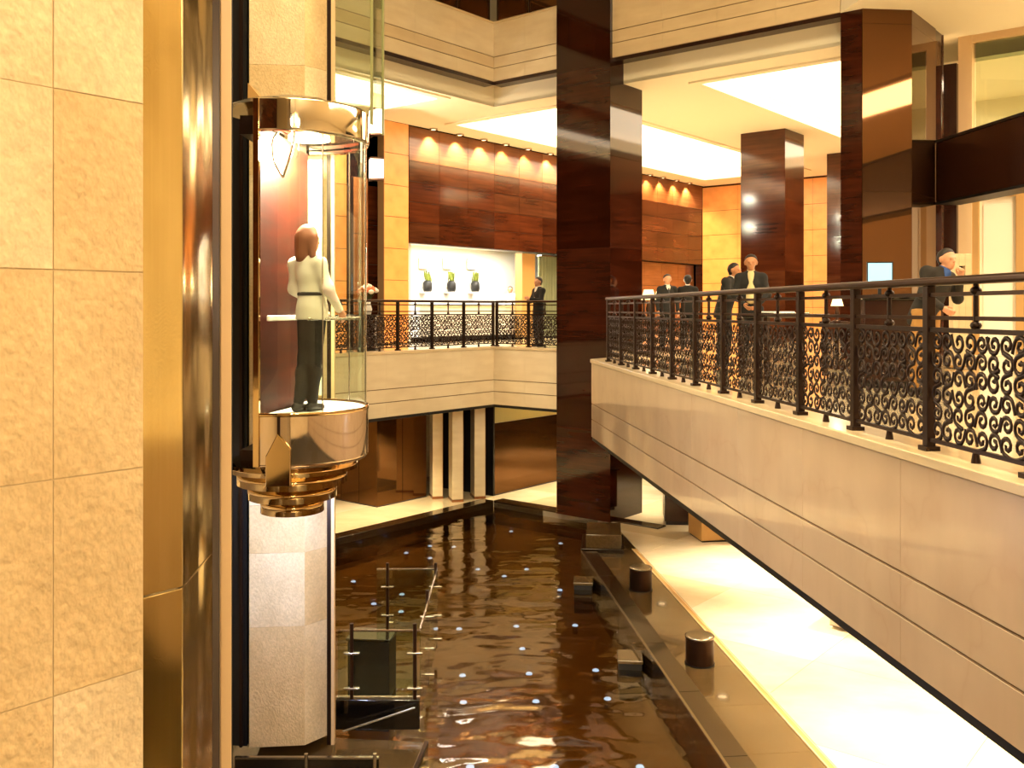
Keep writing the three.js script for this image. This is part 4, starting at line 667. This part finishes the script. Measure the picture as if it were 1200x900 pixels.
  const brow = off(hd, 0.055, 0.06, 0); part('hair', blob(hairP, 0.03, Math.min(c, 0.01), (x, yy, z) => { const f = (x - hd[0]) * fw[0] + (z - hd[2]) * fw[2]; return Math.min(0.05, o.long ? Math.min(f - 0.03 * hgt, 1) * ((yy - hd[1]) < 0.065 * hgt ? 1 : 0.3) : (f < -0.015 * hgt ? -0.05 : 0.9 * f + 0.03 * hgt - (yy - hd[1]))); }), cloth(o.hair || 0x1a100a, 0.6), t);
  for (const s of [0.03, -0.03]) part('eye', sph(...off(hd, 0.073, 0.004, s), sc(0.011), 1, 0.7, 1, 8), cloth(0x16100c, 0.2), t);
  if (o.belt) part('belt', blob([[[waist[0], waist[1] - 0.0, waist[2]], [waist[0], waist[1] + 0.001, waist[2]], sc(0.142), sc(0.142), 1.2]], 0.01, 0.01, (x, yy) => Math.abs(yy - waist[1]) - 0.018), cloth(o.belt), t);
  return t;
}
// the woman in the lift, back towards us, right hand on the rail
person('woman with brown hair in white blouse and black trousers standing in the lift', onPx(361, 8.74), Y.floor, Math.PI - 0.55, { h: 1.7, female: true, long: true, cell: 0.011, top: 0xf6eedd, legs: 0x0c0a08, hair: 0x7d4420, belt: 0x1a1512, face: [-0.25, 0, 0.97],
  J: { pelvis: [-0.05, 0.97, 0.0], chest: [-0.03, 1.30, 0.0], head: [-0.02, 1.63, 0.0], hl: [0.01, 0.94, 0], hr: [-0.11, 0.94, 0], kl: [0.03, 0.51, 0.0], kr: [-0.06, 0.51, 0.02], al: [0.07, 0.1, -0.05], ar: [0.0, 0.1, 0.06], er: [-0.25, 1.17, 0.0], wr: [-0.24, 0.97, 0.17], el: [0.2, 1.17, 0.02], wl: [0.1, 1.0, 0.2] } });
const suit = { top: 0x14110f, legs: 0x14110f, jacket: true, shirt: 0xe8e0d0 };
person('man in a dark suit standing at the far balcony railing by the big column', uv(18.7, 14.45), Y.floor, -1.0, { ...suit, J: { el: [0.22, 1.15, 0.08], wl: [0.08, 1.2, 0.3], er: [-0.22, 1.15, 0.08], wr: [-0.08, 1.2, 0.28] } });
person('man in a dark suit and white shirt standing before the far lobby corner', onPx(782, 21.7), Y.floor, 0.15, { ...suit, tie: 0x3a3a40 });
person('man in black seen from behind beside the table lamps', onPx(806, 21.9), Y.floor, 2.9, { ...suit, h: 1.74, shirt: 0xd8d0c8 });
person('man in a black suit with red tie leaning towards his companion', onPx(848, 15.5), Y.floor, 0.9, { ...suit, tie: 0x9c1f26, skin: SKIN2, J: { chest: [0, 1.28, 0.1], neck: [0, 1.44, 0.15], head: [0, 1.57, 0.2], sl: [0.17, 1.39, 0.12], sr: [-0.17, 1.39, 0.12], el: [0.22, 1.15, 0.2], wl: [0.1, 1.06, 0.42], er: [-0.22, 1.15, 0.2], wr: [-0.1, 1.06, 0.42] } });
person('man in an open dark jacket over a pale yellow shirt', onPx(880, 14.4), Y.floor, -0.25, { ...suit, open: true, shirt: 0xcdb886, skin: SKIN2, h: 1.78, J: { el: [0.24, 1.15, 0.06], wl: [0.1, 1.0, 0.26], er: [-0.24, 1.15, 0.06], wr: [-0.1, 1.0, 0.26] } });
person('man in a dark jacket and khaki trousers leaning with a hand at his face', onPx(1082, 10.5), Y.floor, 0.35, { top: 0x1c1712, legs: 0x9a7038, jacket: true, shirt: 0x2c4a86, h: 1.72, curl: 1, J: { pelvis: [0.04, 0.95, -0.02], chest: [0.16, 1.24, 0.04], neck: [0.22, 1.39, 0.06], head: [0.25, 1.52, 0.1], sl: [0.34, 1.32, 0.03], sr: [0.0, 1.38, 0.05], el: [0.40, 1.08, 0.1], wl: [0.32, 1.32, 0.22], er: [-0.1, 1.13, 0.1], wr: [-0.02, 0.98, 0.3], hl: [0.12, 0.92, 0], hr: [-0.05, 0.92, 0] } });
person('receptionist in white with dark hair behind the reception desk', onPx(598, 33.4), Y.floor, -0.3, { top: 0xf0ece4, legs: 0x222020, female: true, h: 1.75, hair: 0x16100c });

// ================================================================== SMALL LOBBY THINGS
{
  // table lamps
  [[760, 20.6, 'white shaded table lamp nearest the big column'], [774, 22.6, 'white shaded table lamp behind the man in the dark suit'], [981, 15.4, 'white shaded table lamp between console table and blue monitor']].forEach(([px, d, lab]) => { const t = thing('table_lamp', lab, 'lamp', onPx(px, d), Y.floor + 0.75); part('base', lathe([[0, 0], [0.1, 0], [0.1, 0.02], [0.03, 0.05], [0.06, 0.2], [0.02, 0.4], [0, 0.4]], 18), M.bronze, t); part('lamp_shade', lathe([[0.16, 0.4], [0.1, 0.62]], 24), M.shade, t); if (px > 900) t.scale.setScalar(0.62); const l = new THREE.PointLight(WARM, 4, 0, 2); l.position.set(t.position.x, t.position.y + 0.7, t.position.z); l.castShadow = true; scene.add(l);
    const s = thing('side_table', lab.replace('white shaded table lamp', 'small dark round side table under the lamp'), 'table', onPx(px, d), Y.floor); part('table_top', cyl(0, 0.71, 0.75, 0, 0.28, 0.28, 28), M.darkWood, s); part('stem', cyl(0, 0.04, 0.71, 0, 0.03, 0.03, 12), M.bronze, s); part('foot', cyl(0, 0, 0.04, 0, 0.2, 0.16, 24), M.bronze, s); });
  // dark console table behind the two men
  const ct = thing('console_table', 'long dark console table beside the man in the pale shirt', 'table', onPx(918, 13.4), Y.floor, PH + 0.6); part('table_top', box(-0.6, 0.6, 0.83, 0.88, -0.3, 0.3, 0.01), M.blackGloss, ct); for (const [x, z] of [[-0.55, -0.25], [0.55, -0.25], [-0.55, 0.25], [0.55, 0.25]]) part('leg', box(x - 0.03, x + 0.03, 0, 0.83, z - 0.03, z + 0.03), M.darkWood, ct);
  const pp = thing('paper_tray', 'flat steel tray of papers on the console table', 'tray', onPx(918, 13.4), Y.floor + 0.88, PH + 0.6); part('tray', box(-0.35, 0.35, 0, 0.02, -0.16, 0.16, 0.008), M.steel, pp); part('paper', box(-0.3, 0.1, 0.02, 0.035, -0.12, 0.12), M.white, pp);
  // screen on its counter
  const d = 11.8, sp = onPx(1031, d), sc = thing('lobby_screen', 'pale blue lit monitor on the dark counter by the octagonal column', 'monitor', sp, Y.floor + 1.12, -0.25); part('screen', box(-0.14, 0.14, 0.12, 0.4, 0, 0.012), M.screen, sc); part('bezel', [box(-0.155, 0.155, 0.105, 0.415, -0.03, 0), box(-0.155, -0.14, 0.105, 0.415, 0, 0.014), box(0.14, 0.155, 0.105, 0.415, 0, 0.014)], M.black, sc); part('stand', [box(-0.02, 0.02, 0, 0.12, -0.03, -0.01), box(-0.09, 0.09, 0, 0.012, -0.07, 0.05)], M.black, sc);
  const l = new THREE.RectAreaLight(new THREE.Color(0xb9e2f2), 2, 0.27, 0.27); l.position.set(sp[0] - 0.005, Y.floor + 1.38, -sp[1] + 0.03); l.lookAt(sp[0] - 0.25, Y.floor + 1.38, -sp[1] + 1); l.castShadow = true; scene.add(l);
  const cn = thing('dark_counter', 'dark timber counter carrying the blue monitor', 'counter', sp, Y.floor, PH); part('body', box(-0.25, 0.45, 0.06, 1.06, -0.3, 0.25, 0.01), M.darkWood, cn); part('counter_top', box(-0.28, 0.48, 1.06, 1.12, -0.33, 0.28, 0.01), M.blackGloss, cn); part('plinth', box(-0.22, 0.42, 0, 0.06, -0.27, 0.22), M.black, cn);
  // tall cream frame with a dark slot
  const fd = 15.5, fp = onPx(1125, fd), fr = thing('cream_screen', 'tall cream upright frame with a dark slot behind the leaning man', 'screen', fp, Y.floor); const w = 0.15; part('frame', [box(-w, -w + 0.1, 0, 1.85, -0.08, 0.08, 0.01), box(w - 0.1, w, 0, 1.85, -0.08, 0.08, 0.01), box(-w + 0.1, w - 0.1, 1.65, 1.85, -0.08, 0.08, 0.01), box(-w + 0.1, w - 0.1, 0, 1.35, -0.08, 0.08)], M.cream2, fr); part('slot', box(-w + 0.1, w - 0.1, 1.35, 1.65, -0.06, -0.02), M.black, fr); part('foot', box(-w - 0.05, w + 0.05, -0.0, 0.03, -0.12, 0.12), M.tan, fr);
  // flowers on a pedestal behind the far railing
  const flp = onPx(431, 21.6), pe = thing('flower_pedestal', 'dark pedestal carrying the flower arrangement', 'pedestal', flp, Y.floor); part('body', box(-0.18, 0.18, 0.04, 0.78, -0.18, 0.18, 0.01), M.darkWood, pe); part('top', box(-0.22, 0.22, 0.78, 0.82, -0.22, 0.22, 0.01), M.blackGloss, pe); part('foot', box(-0.21, 0.21, 0, 0.04, -0.21, 0.21), M.black, pe);
  const fa = thing('flower_arrangement', 'pink and white flower arrangement in a white vase', 'flowers', flp, Y.floor + 0.82); part('vase', lathe([[0, 0], [0.07, 0], [0.1, 0.12], [0.06, 0.26], [0.07, 0.3], [0, 0.3]], 20), M.white, fa);
  const pk = [], wh = [], gr = []; for (let i = 0; i < 26; i++) { const a = i * 2.4, r = 0.22 * Math.sqrt(i / 26), x = r * Math.cos(a), z = r * Math.sin(a), y = 0.5 + 0.12 * (1 - i / 26) + 0.05 * H(i, 1, 2); (i % 3 ? pk : wh).push(sph(x, y, z, 0.05 + 0.02 * H(i, 2, 2), 1, 0.75, 1, 8)); gr.push(bar([0, 0.25, 0], [x, y, z], 0.006, 5)); }
  part('blossoms', pk, cloth(0xe0784c, 0.8), fa); part('blossoms', wh, cloth(0xf4ead8, 0.8), fa); part('stems', gr, cloth(0x34411a, 0.8), fa);
}
scene.traverse((o) => { if (o.isMesh) shadow(o); });
renderer.render(scene, camera);
